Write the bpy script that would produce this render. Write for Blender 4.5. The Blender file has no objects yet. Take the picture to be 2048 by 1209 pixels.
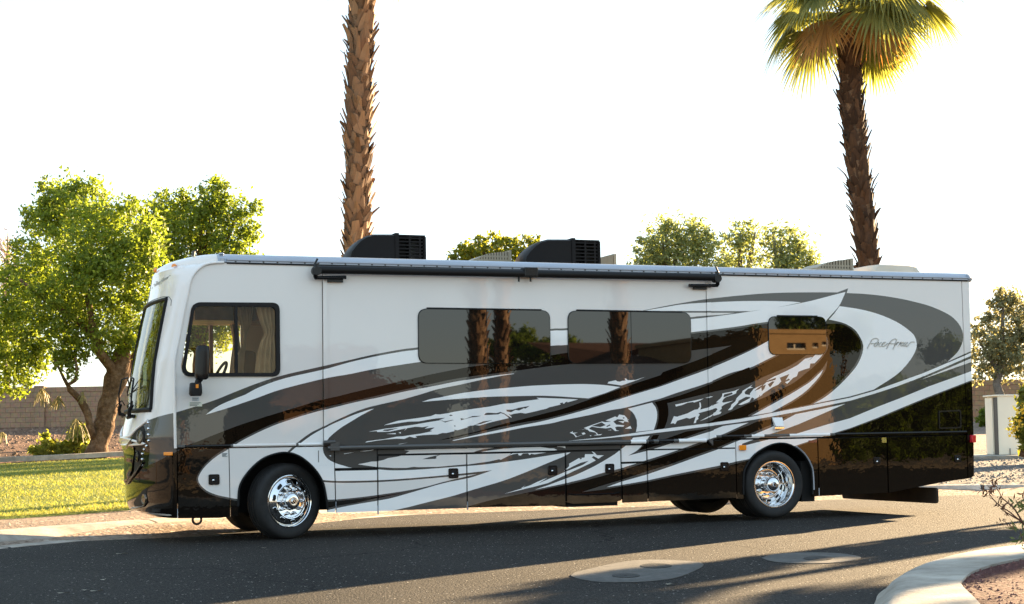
import bpy, math, random
import numpy as np
from mathutils import Vector, Matrix
from mathutils.geometry import delaunay_2d_cdt
random.seed(7); rng = np.random.default_rng(11)
SC = bpy.context.scene; COL = SC.collection
pi = math.pi
# ---------------------------------------------------------------- camera model (solved from the photograph)
FPX, CX, CY = 3200., 1024., 690.
def dot(a, b): return sum(x*y for x, y in zip(a, b))
def nrm(a):
    l = math.sqrt(dot(a, a)); return tuple(x/l for x in a)
def cross(a, b): return (a[1]*b[2]-a[2]*b[1], a[2]*b[0]-a[0]*b[2], a[0]*b[1]-a[1]*b[0])
EZ = nrm((-952, -56146, FPX)); _v = (8102, 45, FPX); _d = dot(_v, EZ)
EX = nrm(tuple(a-_d*b for a, b in zip(_v, EZ))); EY = cross(EZ, EX)
def toW(p): return (dot(EX, p), dot(EY, p), dot(EZ, p))
_D0 = 18.474; _w = toW(((575-CX)/FPX*_D0, (1079-CY)/FPX*_D0, _D0)); C = (-_w[0], 0.08-_w[1], -_w[2])
def ray(u, v): return toW(((u-CX)/FPX, (v-CY)/FPX, 1))
def U(u, v, y=0.0):
    r = ray(u, v); t = (y-C[1])/r[1]; return (C[0]+t*r[0], y, C[2]+t*r[2])
def G(u, v, z=0.0):
    r = ray(u, v); t = (z-C[2])/r[2]; return (C[0]+t*r[0], C[1]+t*r[1], z)
def PX(p):
    q = (p[0]-C[0], p[1]-C[1], p[2]-C[2]); a = [EX[i]*q[0]+EY[i]*q[1]+EZ[i]*q[2] for i in range(3)]
    return (CX+FPX*a[0]/a[2], CY+FPX*a[1]/a[2])
_fw = toW((0, 0, 1)); _l = math.hypot(_fw[0], _fw[1]); FW = (_fw[0]/_l, _fw[1]/_l); RT = (FW[1], -FW[0])
def AT(u, v, D):
    "point on the pixel's ray at ground distance D ahead of the camera"
    r = ray(u, v); t = D/(r[0]*FW[0]+r[1]*FW[1]); return (C[0]+t*r[0], C[1]+t*r[1], C[2]+t*r[2])
def GP(D, r, z=0.0): return (C[0]+FW[0]*D+RT[0]*r, C[1]+FW[1]*D+RT[1]*r, z)
def DR(x, y): return ((x-C[0])*FW[0]+(y-C[1])*FW[1], (x-C[0])*RT[0]+(y-C[1])*RT[1])
cam = bpy.data.cameras.new('camera'); camo = bpy.data.objects.new('camera', cam); COL.objects.link(camo)
rx, dn, fw = toW((1, 0, 0)), toW((0, 1, 0)), toW((0, 0, 1))
camo.matrix_world = Matrix(((rx[0], -dn[0], -fw[0], C[0]), (rx[1], -dn[1], -fw[1], C[1]), (rx[2], -dn[2], -fw[2], C[2]), (0, 0, 0, 1)))
cam.sensor_width = 36; cam.lens = FPX/2048*36; cam.shift_y = (CY-604.5)/2048; cam.clip_start = .3; cam.clip_end = 3000
SC.camera = camo
# ---------------------------------------------------------------- helpers
def tag(o, label=None, cat=None, group=None, kind=None):
    for k, v in (('label', label), ('category', cat), ('group', group), ('kind', kind)):
        if v: o[k] = v
    return o
def link(name, me, parent=None):
    o = bpy.data.objects.new(name, me); COL.objects.link(o)
    if parent: o.parent = parent
    return o
def empty(name, loc, rz=0.0, parent=None):
    o = bpy.data.objects.new(name, None); COL.objects.link(o); o.location = loc; o.rotation_euler = (0, 0, rz); o.empty_display_size = .2
    if parent: o.parent = parent
    return o
class MB:
    def __init__(s): s.v = []; s.f = []; s.m = []
    def add(s, vs, fs, m=0):
        b = len(s.v); s.v += [tuple(p) for p in vs]; s.f += [tuple(i+b for i in f) for f in fs]; s.m += [m]*len(fs); return s
    def box(s, x0, x1, y0, y1, z0, z1, m=0):
        return s.add([(x0,y0,z0),(x1,y0,z0),(x1,y1,z0),(x0,y1,z0),(x0,y0,z1),(x1,y0,z1),(x1,y1,z1),(x0,y1,z1)],
              [(3,2,1,0),(4,5,6,7),(0,1,5,4),(1,2,6,5),(2,3,7,6),(3,0,4,7)], m)
    def hexa(s, b, t, m=0):
        n = len(b); return s.add(list(b)+list(t), [tuple(range(n-1,-1,-1)), tuple(range(n, 2*n))]+[(i,(i+1)%n,n+(i+1)%n,n+i) for i in range(n)], m)
    def tube(s, pts, r, n=8, m=0, cap=True, sq=1.0):
        pts = [Vector(p) for p in pts]; rs = r if isinstance(r, (list, tuple)) else [r]*len(pts); vs = []; up = Vector((.13, .21, .97)); a0 = None
        for i, p in enumerate(pts):
            t = (pts[min(i+1, len(pts)-1)]-pts[max(i-1, 0)]).normalized()
            a = t.cross(up) if a0 is None else (a0-t*a0.dot(t))
            if a.length < 1e-4: a = t.cross(Vector((1, 0, 0)))
            a.normalize(); a0 = a; b = t.cross(a)
            for k in range(n):
                w = 2*pi*k/n; vs.append(p+a*math.cos(w)*rs[i]+b*math.sin(w)*rs[i]*sq)
        fs = [(i*n+k, i*n+(k+1)%n, (i+1)*n+(k+1)%n, (i+1)*n+k) for i in range(len(pts)-1) for k in range(n)]
        if cap: fs += [tuple(range(n-1, -1, -1)), tuple((len(pts)-1)*n+k for k in range(n))]
        return s.add(vs, fs, m)
    def lathe(s, prof, n=48, m=0, c=(0,0,0), close=False):
        "profile (radius, outboard offset) turned round the Y axis; outboard is -Y"
        vs = [(c[0]+r*math.cos(2*pi*k/n), c[1]-h, c[2]+r*math.sin(2*pi*k/n)) for r, h in prof for k in range(n)]
        q = len(prof); R = q if close else q-1
        return s.add(vs, [(i*n+k, ((i+1)%q)*n+k, ((i+1)%q)*n+(k+1)%n, i*n+(k+1)%n) for i in range(R) for k in range(n)], m)
    def prism(s, poly, y0, y1, m=0):
        "polygon of (x, z) pairs between two y planes"
        n = len(poly); a = sum(poly[i][0]*poly[(i+1)%n][1]-poly[(i+1)%n][0]*poly[i][1] for i in range(n))
        if a < 0: poly = poly[::-1]
        return s.add([(x, y0, z) for x, z in poly]+[(x, y1, z) for x, z in poly],
              [tuple(range(n)), tuple(range(2*n-1, n-1, -1))]+[(i, n+i, n+(i+1)%n, (i+1)%n) for i in range(n)], m)
    def build(s, name, mats, parent=None, smooth=None, bevel=0.0, seg=2):
        me = bpy.data.meshes.new(name); me.from_pydata(s.v, [], s.f)
        mats = mats if isinstance(mats, (list, tuple)) else [mats]
        for x in mats: me.materials.append(x)
        if len(mats) > 1: me.polygons.foreach_set('material_index', s.m)
        me.update(); o = link(name, me, parent)
        if smooth is not None:
            me.polygons.foreach_set('use_smooth', [True]*len(s.f))
            if smooth < 180: me.set_sharp_from_angle(angle=math.radians(smooth))
        if bevel > 0:
            b = o.modifiers.new('bevel', 'BEVEL'); b.width = bevel; b.segments = seg; b.limit_method = 'ANGLE'; b.angle_limit = math.radians(40)
            me.polygons.foreach_set('use_smooth', [True]*len(s.f)); b.harden_normals = True
        return o
def quads(name, co, mat, parent=None, mi=None):
    "N loose quads from an (N,4,3) array"
    n = len(co); me = bpy.data.meshes.new(name); me.vertices.add(n*4); me.loops.add(n*4); me.polygons.add(n)
    me.vertices.foreach_set('co', np.ascontiguousarray(co, dtype=np.float32).ravel())
    me.loops.foreach_set('vertex_index', np.arange(n*4, dtype=np.int32)); me.polygons.foreach_set('loop_start', np.arange(0, n*4, 4, dtype=np.int32))
    for x in (mat if isinstance(mat, list) else [mat]): me.materials.append(x)
    if mi is not None: me.polygons.foreach_set('material_index', np.asarray(mi, dtype=np.int32))
    me.update(); me.validate(); return link(name, me, parent)
def cr(pts, st=6.0):
    "Catmull-Rom through the points, open"
    if len(pts) < 3: return list(pts)
    P = [pts[0]]+list(pts)+[pts[-1]]; out = []
    for i in range(1, len(P)-2):
        p0, p1, p2, p3 = P[i-1], P[i], P[i+1], P[i+2]; n = max(1, min(8, int(math.hypot(p2[0]-p1[0], p2[1]-p1[1])/st)))
        for k in range(n):
            t = k/n; out.append(tuple(.5*((2*b)+(-a+c)*t+(2*a-5*b+4*c-d)*t*t+(-a+3*b-3*c+d)*t**3) for a, b, c, d in zip(p0, p1, p2, p3)))
    return out+[P[-2]]
def lerp(a, b, t): return a+(b-a)*t
def itp(x, tab):
    if x <= tab[0][0]: return tab[0][1]
    for (a, p), (b, q) in zip(tab, tab[1:]):
        if x <= b: return p+(q-p)*(x-a)/(b-a)
    return tab[-1][1]
def inpoly(x, y, P):
    c = False; j = len(P)-1
    for i in range(len(P)):
        xi, yi = P[i]; xj, yj = P[j]
        if (yi > y) != (yj > y) and x < (xj-xi)*(y-yi)/(yj-yi)+xi: c = not c
        j = i
    return c
def roundpoly(P, r, n=5):
    "round the corners of a closed polygon"
    out = []; N = len(P)
    for i in range(N):
        a, b, c = Vector(P[i-1]), Vector(P[i]), Vector(P[(i+1)%N]); u = (a-b); w = (c-b); rr = r[i] if isinstance(r, (list, tuple)) else r
        d = min(rr, u.length*.48, w.length*.48); p, q = b+u.normalized()*d, b+w.normalized()*d
        for k in range(n+1):
            t = k/n; out.append(tuple(p*(1-t)**2+b*2*t*(1-t)+q*t*t))
    return out
# ---------------------------------------------------------------- materials
def mat(name, col, rough=.5, metal=0.0, coat=0.0, ior=1.5, var=0.0, vscale=3.0, bump=0.0, bscale=40.0, col2=None, detail=6, coatr=.03, spec=None, cbump=False):
    m = bpy.data.materials.new(name); m.use_nodes = True; nt = m.node_tree; N = nt.nodes; L = nt.links; p = N['Principled BSDF']
    c4 = (*col, 1); p.inputs['Base Color'].default_value = c4; p.inputs['Roughness'].default_value = rough; p.inputs['Metallic'].default_value = metal
    p.inputs['Coat Weight'].default_value = coat; p.inputs['Specular IOR Level'].default_value = 0. if coat >= 1 and bump else .5; p.inputs['Coat Roughness'].default_value = coatr; p.inputs['IOR'].default_value = ior
    if spec is not None: p.inputs['Specular IOR Level'].default_value = spec
    if var > 0 or bump > 0: tc = N.new('ShaderNodeTexCoord')
    if var > 0:
        n = N.new('ShaderNodeTexNoise'); n.inputs['Scale'].default_value = vscale; n.inputs['Detail'].default_value = detail; L.new(tc.outputs['Object'], n.inputs['Vector'])
        r = N.new('ShaderNodeValToRGB'); r.color_ramp.elements[0].position = .32; r.color_ramp.elements[1].position = .68
        b = col2 or tuple(min(1, x*(1+var)) for x in col); a = col if col2 else tuple(x*(1-var) for x in col)
        r.color_ramp.elements[0].color = (*a, 1); r.color_ramp.elements[1].color = (*b, 1); L.new(n.outputs['Fac'], r.inputs['Fac']); L.new(r.outputs['Color'], p.inputs['Base Color'])
    if bump > 0:
        n2 = N.new('ShaderNodeTexNoise'); n2.inputs['Scale'].default_value = bscale; n2.inputs['Detail'].default_value = 4; L.new(tc.outputs['Object'], n2.inputs['Vector'])
        bp = N.new('ShaderNodeBump'); bp.inputs['Strength'].default_value = 1; bp.inputs['Distance'].default_value = bump; L.new(n2.outputs['Fac'], bp.inputs['Height'])
        L.new(bp.outputs['Normal'], p.inputs['Normal'])
        if cbump: L.new(bp.outputs['Normal'], p.inputs['Coat Normal'])
    return m
def nodes(m): return m.node_tree.nodes, m.node_tree.links, m.node_tree.nodes['Principled BSDF']
PB = dict(coat=1.0, coatr=.012, bump=.0014, bscale=2.4, cbump=True)
M = {}
M['S'] = mat('silver_paint', (.84, .785, .73), .4, .0, var=.02, vscale=1.1, **PB)
M['W'] = mat('white_paint', (.94, .915, .88), .4, **PB)
M['G'] = mat('grey_paint', (.083, .078, .071), .32, **PB)
M['K'] = mat('black_paint', (.006, .004, .0025), .3, **PB)
for k, i_ in (('G', 1.55), ('K', 1.40)): M[k].node_tree.nodes['Principled BSDF'].inputs['Coat IOR'].default_value = i_
MI = {'S': 0, 'W': 1, 'G': 2, 'K': 3}; PAINT = [M['S'], M['W'], M['G'], M['K']]
M['dark'] = mat('black_underbody', (.006, .0055, .005), .8)
M['seal'] = mat('black_rubber', (.008, .008, .008), .6, spec=.25)
M['plas'] = mat('black_plastic', (.010, .009, .009), .5, spec=.25, bump=.0006, bscale=220)
M['gloss'] = mat('black_gloss_plastic', (.006, .006, .007), .2, spec=.3)
M['tyre'] = mat('tyre_rubber', (.013, .012, .011), .75, var=.25, vscale=14, bump=.0012, bscale=60)
M['chrome'] = mat('polished_aluminium', (.80, .80, .80), .10, 1.0, var=.04, vscale=18)
M['chromeb'] = mat('chrome', (.85, .85, .86), .05, 1.0)
M['rail'] = mat('silver_roof_rail', (.40, .43, .48), .32, .25, var=.05, vscale=2)
M['screw'] = mat('dull_steel', (.09, .085, .08), .5, .5)
M['amber'] = mat('amber_lens', (.95, .28, .01), .15, coat=1)
M['red'] = mat('red_lens', (.70, .01, .03), .12, coat=1)
M['glassk'] = mat('dark_tinted_glass', (.006, .005, .004), .015, ior=1.70)
M['tan'] = mat('tan_vent_plastic', (.34, .28, .19), .5, var=.08, vscale=5)
M['cream'] = mat('cream_plastic', (.62, .54, .42), .45, var=.06, vscale=4)
M['acblack'] = mat('black_shroud_plastic', (.007, .006, .006), .55, spec=.2, bump=.0008, bscale=90)
M['label'] = mat('sticker', (.74, .74, .62), .5)
M['ink'] = mat('sticker_ink', (.18, .18, .17), .6)
def thin_glass(name, tint, refl=1.5, rough=.0):
    m = bpy.data.materials.new(name); m.use_nodes = True; N, L = m.node_tree.nodes, m.node_tree.links; N.clear()
    o = N.new('ShaderNodeOutputMaterial'); t = N.new('ShaderNodeBsdfTransparent'); t.inputs['Color'].default_value = (*tint, 1)
    g = N.new('ShaderNodeBsdfGlossy'); g.inputs['Roughness'].default_value = rough; f = N.new('ShaderNodeFresnel'); f.inputs['IOR'].default_value = refl
    x = N.new('ShaderNodeMixShader'); L.new(f.outputs[0], x.inputs[0]); L.new(t.outputs[0], x.inputs[1]); L.new(g.outputs[0], x.inputs[2]); L.new(x.outputs[0], o.inputs['Surface']); return m
M['lampglass'] = mat('lamp_lens', (.16, .13, .10), .12, .6)
M['glass'] = thin_glass('clear_window_glass', (.90, .86, .76), 1.28)
M['wind'] = thin_glass('windshield_glass', (.10, .13, .10), 1.7)
# ---------------------------------------------------------------- the livery of the motorhome, in pixels of its side plane
CROP = dict(a=(640,780,8.533), b=(860,760,8.533), c=(1080,740,8.533), d=(1300,700,7.558), e=(1500,680,6.717), f=(640,880,6.827), g=(920,870,6.827), h=(1200,840,6.827), i=(1480,780,8.533), p=(0,0,1))
def pts(s):
    out = []; k = 'p'
    for w in s.split():
        if w in CROP: k = w; continue
        x, y = w.split(','); x0, y0, sc = CROP[k]; out.append((x0+float(x)/sc, y0+float(y)/sc))
    return out
LIV = []
def liv(c, s):
    "'|' separates smooth stretches, '/' before a stretch keeps it straight"
    P = []
    for seg in s.split('|'):
        seg = seg.strip()
        q = pts(seg[1:]) if seg.startswith('/') else cr(pts(seg))
        if P and math.hypot(P[-1][0]-q[0][0], P[-1][1]-q[0][1]) < .3: q = q[1:]
        P += q
    LIV.append((c, P))
# grey ground of the whole lower livery
liv('G', '340,829 353,825 405,809 434,799 464.6,786.5 517.5,766 570,750 647,732.5 699,720.5 752,708.5 805,699 834,695.5 900,685 1000,671 1099,658.5 1133.5,657 1250,647 1380,635 1412,632 1457,628 1496.5,622.5 1553,614 1606,603 1645,593.5 1672,586 1696.5,577|1696.5,577 1689,598 1680,612 1651,645|/1640,800 1747,780|/1895,724 1929,708.5 1950,699 1950,1100 340,1100')
liv('G', '1281,622.5 1324,613.8 1364,606.5 1411,599 1473.7,592 1536,587 1599,585.3 1677,585.3 1694,586.5 1728,588.3 1764.5,592 1801,597.8 1830.4,604.4 1859.7,612.5 1889,625 1908,637.4 1921,653.5 1926,668 1925.6,682.8 1921,694.5 1914,706 1895,724|/1747,782 1627,806 1560,780 1450,640')
# white bands of the upper front and the fin
liv('W', '411.6,829.7 438,811.7 478,794.5 491,789.5 517.5,775.5 570,757 647,739.5 699,725 752,713 805,703.5 834,700 900,689.5 1000,675.5 1099,662.5 1133.5,661 1250,651 1380,638.9 1412,635.6 1480,626.5 1552,615.5 1614,604 1661,592 1691,584.4|1691,584.4 1686,596.5 1677,613.7 1655,638.7 1650,645|1650,645 1600,640 1535.5,644.2 1473.7,653.6 1420,660.6 1380,665.3 1250,681 1133.5,690.5 1099,692.5 970,707 839.6,724.4 752,738 699,748.7 647,758 560,780 507,799 451,818 411.6,829.7')
liv('W', '1282,623 1324.6,615.8 1364,609.3 1411,606 1473.7,603 1536,602.5 1583,603.6 1602,605.3|1602,605.3 1567.5,612.5 1536,618.4 1500,622.8|/1442.5,622.8 1361,622.6')
liv('S', '/1362,626 1380,626.2 1442,626 1470,626.2|1470,626.2 1440,630 1380,634.4 1361,636')
# fin outline against the grey ring
liv('W', '1679,612.8 1706,616.6 1735,622.4 1764.5,631.5 1793.8,644.7 1815.8,659.4 1829,672.5 1833.4,687 1832,699 1826,712 1815.8,726.7 1799,745 1779.4,759.6 1759.6,772 1747.6,779.7|/1747.6,779.7 1700,793.3 1626.5,808|1626.5,808 1649,795.4 1671,778 1693.5,756 1711.4,735 1721.8,715.7 1726.3,699 1724.8,684.5 1713,663.7 1698.6,652 1681,644.7 1657.6,639.6|/1669,627')
# black: upper band, front lower quarter, rear ring
liv('K', '354,903.7 373,892 401.7,881 430,869.5 480,850.4 544,830 597,814 640,801 675,793 698.6,787 728,780 813,760.6 858,750 911,739.4 940,734 972,730 1040,720 1099,711.6 1133.5,706 1250,690 1380,669 1420,664.3 1473.7,657 1535.5,647.6|/1560,645 1560,690 1463,691.5|1463,691.5 1420,697 1379,702 1250,718 1147,728 1099,733 1043,740.5 990,747.5 940,753.5 895,761 860,768.8 804,780.6 757,791 733.8,796.4 698.6,804 663.4,812 640,817.5 597,831 544,849 491,874 457,893.5 430,911 411,928 398,945.5 392.7,959 398,972 411,984.5 430,993 455,998.8 477,1003|/500,1006 500,1060 330,1060 330,912')
liv('S', '1027,747.5 990,751.5 936,760 918.6,762.3 860,774 804,784.5 757,795.5 733.8,800 698.6,807.7 663.4,816.5 640,822 597,834.5 544,853 491,878 458,898 449,903.5 432,914 413,930.5 401,946 396,959 401,970.5 413,981.5 431,989.5 455,995 477,999|/486,1000 540,980 560,921|560,921 573,906 597,884 620,867 640,856.8 663.4,845 687,834 710,824 733.8,815.7 757,810 780.6,804.6 801.7,800 821.7,794.6 851,786 869.7,780 889,775.8 918.6,770 963,760 1003,752 1027,748.5')
liv('W', '/560,930 580,905|580,905 601,887 623,871 640,861 663.4,849 687,838.6 710,829 733.8,821 747,817.7|747,817.7 722,831 704.5,841.5 681,856 663.4,870 653,880.8 647,891 645.6,897.6 647.3,906.4 654.6,917.4 669,926 688,932 706,936.4 754,939.3 786.5,941.2 830,940 874.4,937 933,932.5 964,930 993,926.4 1037,920.5 1081,914 1128,906.6 1141,905|1141,905 1129.5,912.5 1095.8,926.4 1052,944.7 1008,961.5 964,974.7 934.6,983.5 903.7,992.8 845,1007.4 815.8,1014.8 780.6,1022.8|/775,1060 600,1060 540,980')
liv('G', '640,960 651,961 670.8,962.3 706,962.3 754,961 801,958.4 859.7,953.7 896,950.3 933,946.6 984.5,941|984.5,941 953,952 933,957.5 889,966.4 837.7,981 786.5,995.7 757,1001.6 713,1009 672,1017 654.6,1021|/640,1024')
liv('S', '640,964 651,965 670.8,966 706,966.2 754,964.7 801,962 859.7,957.3 896,954 933,950.6 953,948.7|953,948.7 933,953.4 889,963.8 852.4,973.7 812.8,981.8 754,990.6 713,995.7 672,999.4 654.6,999.8|/640,1000')
liv('K', '/640,1004|654.6,1003.8 672,1002.7 713,998.6 754,994 786.5,989 812.8,984.7|812.8,984.7 786.5,990.5 754,997 713,1006 672,1012.6 654.6,1017|/640,1018')
# torn silver in the lower doors
liv('S', '/f 515,335 640,312 700,298 780,295 870,275 930,250 1050,232 1130,212 1160,195 1220,157 1190,148 1145,140 1600,125 2010,120 g 110,180 330,180 480,160 540,165 420,185 330,195 250,215 180,240 100,246 300,246 440,215 600,188 700,185 690,262 640,300 560,340 530,335 400,365 90,408 f 2000,335 1600,370 1340,375 1280,370 1180,385 1000,385 780,372 650,355')
liv('G', '/f 1395,266 1500,235 1560,222 1640,205 1580,235 1595,250 1570,262')
liv('W', '/g 250,242 400,215 600,190 800,175 1100,166 1230,186 1285,185 1330,208 1250,222 1240,235 900,240')
liv('W', '/g 640,298 720,268 790,256 800,280 830,285 860,255 930,252 950,278 975,260 1020,268 1180,243 1100,243 720,252')
for _s in ('325,190 470,168 400,183 330,195', '540,160 700,140 860,96 700,148 620,157', '775,125 980,75 1195,37 1000,80 870,105', '610,30 760,3 870,0 760,12 640,30'): liv('W', '/f '+_s)
# white leaf
liv('W', '842.7,804.4 860,798.7 880,795.2 918.6,787.5 965.5,781 1012,776.4 1059,772.3 1100,770.3 1127,769.3 1162,768.7 1197,769.9 1220.6,772.2 1239.4,774.8|/1209,786.9 1175.5,797.4|1175.5,797.4 1150,795.7 1115,793.3 1080,792 1059,792.2 1012,793.2 977,794.2 918.6,798 860,802.8 842.7,804.4')
liv('W', '/c 1140,235 1160,205 1280,180 1310,200 1350,205 1390,190 1450,185 1435,150 1452,150 1490,180 1620,175 1790,120 1640,180 1380,270 1250,250')
# big torn patch
liv('W', '/a 1085,615 1110,595 1220,560 1320,530 1500,505 1650,485 1880,450 1960,420 2000,415 b 60,590 160,592 300,570 420,545 600,515 1000,460 1250,410 1400,400 1550,370 1850,332 1805,308 c 0,480 300,490 500,500 640,507 460,558 450,545 415,560 410,575 380,580 380,560 330,570 340,595 200,630 150,640 100,665 0,690 b 1960,490 1850,525 1700,560 1620,577 1540,565 1420,582 1370,598 1330,585 1385,640 1375,652 1320,640 1335,655 1050,720 830,782 760,770 640,810 460,862 400,853 412,875 270,910 200,908 120,935 0,938 a 1750,775 1620,790 1645,815 1600,820 1520,800 1430,840 1300,835 1100,850 970,868 860,885 765,900 790,880 960,858 1100,840 1300,800 1400,795 1560,770 1700,750 1870,715 1910,702 1868,695 1950,645 1880,650 1775,665 1850,620 1740,640 1620,632 1480,655 1430,700 1460,660 1180,715 970,722 960,705 820,716 1100,665 1200,655 1350,630 1600,595 1830,555 2040,522 b 150,690 250,650 100,660 0,675 a 1850,510 1680,540 1500,545 1110,603')
for _s in ('a 1060,700 1090,680 1330,655 1150,705', 'b 510,655 580,668 720,620 870,616 780,635 700,642 560,680 520,692', 'b 910,605 940,570 980,563 1130,570 1190,550 1250,570 1380,650 1340,655 1260,590 1200,570 1150,592 960,602',
           'b 1290,512 1400,510 1500,480 1690,447 1620,492 1590,486 1510,526 1450,515 1370,555 1300,542', 'b 760,768 900,710 1060,690 940,728 850,758', 'b 150,685 240,712 370,685 402,686 290,716 250,730', 'b 315,608 345,595 380,608 345,622', 'b 400,778 435,788 410,802', 'b 615,805 680,785 740,780 690,812'): liv('G', '/'+_s)
for _s in ('a 1120,755 1280,738 1287,758', 'a 1330,732 1370,722 1372,748'): liv('W', '/'+_s)
# black dart and white band rising to the rear window
liv('K', '/b 120,1038|b 120,1038 400,968 800,880 1200,765 1600,665 2048,550 c 400,660 700,555 900,485 1400,310 1700,205 2048,90 p 1324.5,745 1395.6,720 1463,691.6|/1545,655 1560,660 1560,672 1536,679.4|1536,679.4 1505,696.6 1457,717.5 1413,735.5 1353,758 1320,770.7 1267.5,786.8 1220.6,801.4 1173.7,815.6 1127,828.5 1080,840 1047.5,845 1000.6,854.5 953.8,865.5 907,876.3 874,881.6')
liv('W', '903.5,881.3 953.8,869.8 1000.6,859.5 1047.5,850 1080,843.7 1127,832 1173.7,819 1220.6,804.5 1267.5,789.3 1320,773.4 1353,761.5 1413,739.7 1458,721.2 1503.8,700 1536,682.5|/1560,668 1560,706.5|1552,710.5 1529.8,721.7 1500,735.8 1458,747.6 1413,766.8 1353,786 1320,797.5 1302.5,802 1247.5,816.2 1220.6,820.8 1173.7,831.4 1127,840.8 1100,847.3 1047.5,855.5 1000.6,864.9 953.8,873 906,882')
liv('K', '1308,804.5 1331.7,798.6 1353,793 1379.4,784 1413.8,770.8 1458.8,751.6 1498.5,735 1500,740.3 1529.8,725.4 1559.6,710.5|/1613,710.5|1613,710.5 1604,717 1582,730.6 1559.6,741 1529.8,753 1498.5,767.2 1458.8,778 1421.7,785.3 1333,807|1333,807 1335.5,819 1335.5,829.7 1331.8,845.5 1327,857.6|/1310.6,859.3|1310.6,859.3 1315,843 1316,829.7 1314.6,816.4 1308,804.5')
liv('W', '/c 1490,665 1900,560|c 1900,560 1960,640 1985,720 1985,830 1960,940 1930,1027|/c 1625,1060|c 1625,1060 1645,960 1640,860 1600,770 1560,720 1490,665')
liv('W', '/h 440,245 670,220|h 670,220 610,300 560,370 500,425 385,490|/h 640,425 830,370 1100,280 1480,165 1680,85 1850,60 2030,38 1700,190 1480,265 1150,385 900,470 640,550 520,590 280,665 0,735 g 1700,600 1430,665 1020,750 1200,690 1440,600|g 1440,600 1600,540 1850,420 2048,305 h 200,470 290,400 380,330 440,245')
liv('K', '/h 520,425 640,315 680,262 715,210 800,205 770,265 715,318 1000,220 1170,160 1510,113 1300,190 1000,295 640,393')
# lower rear black
liv('K', '/p 1129.5,971.5 1200,953.8 1242,941.5 1293.7,925 1332,912.5 1371,899.5 1416.8,883 1449,871.5 1480,857.5 1497,851.5 1512.8,843.9 1541,838.6 1577,832.5 1564.4,838.6 1538.6,851.5 1509,864 1480,877 1469.5,881 1434,896 1390.4,911 1346.5,927 1293.7,943.5 1242.5,960.5 1200,973 1164.6,984.5 1150,985 1120,985')
liv('K', '/p 934.6,1013.5 978.6,1001.5 1022.5,992 1066.5,983.3 1129.5,970.5 1150,972 1164.6,984.8 1200,980.6 1242.5,973.5 1293.7,965 1346.5,953.5 1440,936 1472.4,927.9 1494.4,922 1530,912 1560,902 1589,895 1614.8,886.5 1655.8,873 1700,859 1753,839.6 1806,817.8 1858.8,796 1930,768.5 1952,760 1952,1060 934,1060')
liv('W', '/p 1213,974.8 1242.5,964 1293.7,949.6 1346.5,931.5 1390.4,915.4 1434,900 1469.5,884.7 1493,876 1515,866.7 1543,855 1564.4,843.3 1591,829 1644,818.3 1691,808 1655.8,823.4 1597,849 1562,862 1538.6,869 1515,877 1484,888 1484,893 1527,882 1556,875 1592.5,868 1655.8,849 1700,837 1753,815 1806,794.6 1858.8,772.8 1930,747.6 1952,739 1952,757.5 1930,766 1858.8,793.3 1806,815 1753,837 1700,857 1655.8,870 1614.8,884 1589,892.5 1560,899.5 1530,909 1498.8,918.4 1472.4,923.5 1440,931.5 1346.5,949.9 1293.7,961.6 1242.5,970.4')
liv('S', '/1840,760.5 1890,739.5 1930,722.5 1952,713 1952,721 1930,729 1890,743')
# ring interior
liv('K', '1651,648 1681,648.5 1697,655 1710,666 1720,680 1722.7,691.6 1722,700 1718,714.5 1708,733 1690,754 1668,775.5 1646,792.5 1620,809|/1597,814 1558,821.4 1500,833 1470,838.5 1409,847.5|1409,847.5 1425.7,840 1472,819.5 1500,806.5 1529.8,795 1559.6,780.5 1589,764.9 1611.7,747 1631,730.6 1646,714 1654.8,699 1657,689 1655,677 1650,668|/1645,655')
liv('G', '/1655,721|1655,721 1645,737 1632,748.5 1617,762.5 1587,781 1558,797.5 1528,814 1495,831.5|/1500,834 1545,827.5|1545,827.5 1561,819 1591,802 1614,785.5 1632,767.5 1644,752 1652,738 1655,721')
liv('W', '1646.6,739.6 1634,751.5 1619,765 1589,784 1559.6,800.6 1529.8,817 1503,831.9|/1543,825|1543,825 1559.6,816 1589,799 1611.7,782.7 1629.5,764.9 1641.4,750 1646.6,739.6')
# long thin spear
liv('W', '/1133,882.4 1176,878 1220,873.7 1273,865.6 1346.5,855.4 1419.7,846.6 1480,838.4 1538.6,827.3 1597,816 1655.8,804.5 1700,796 1747.6,782.5 1792.6,766.2 1845.6,747.2 1896,725.9 1930,711.4 1952,701.5 1952,707.5 1930,717.2 1896,732.2 1845.6,753.6 1792.6,773.8 1747.6,788.3 1700,802 1655.8,811 1597,823.4 1538.6,834.5 1480,844.7 1419.7,852.5 1346.5,862 1273,870.8 1200,878')
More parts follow.
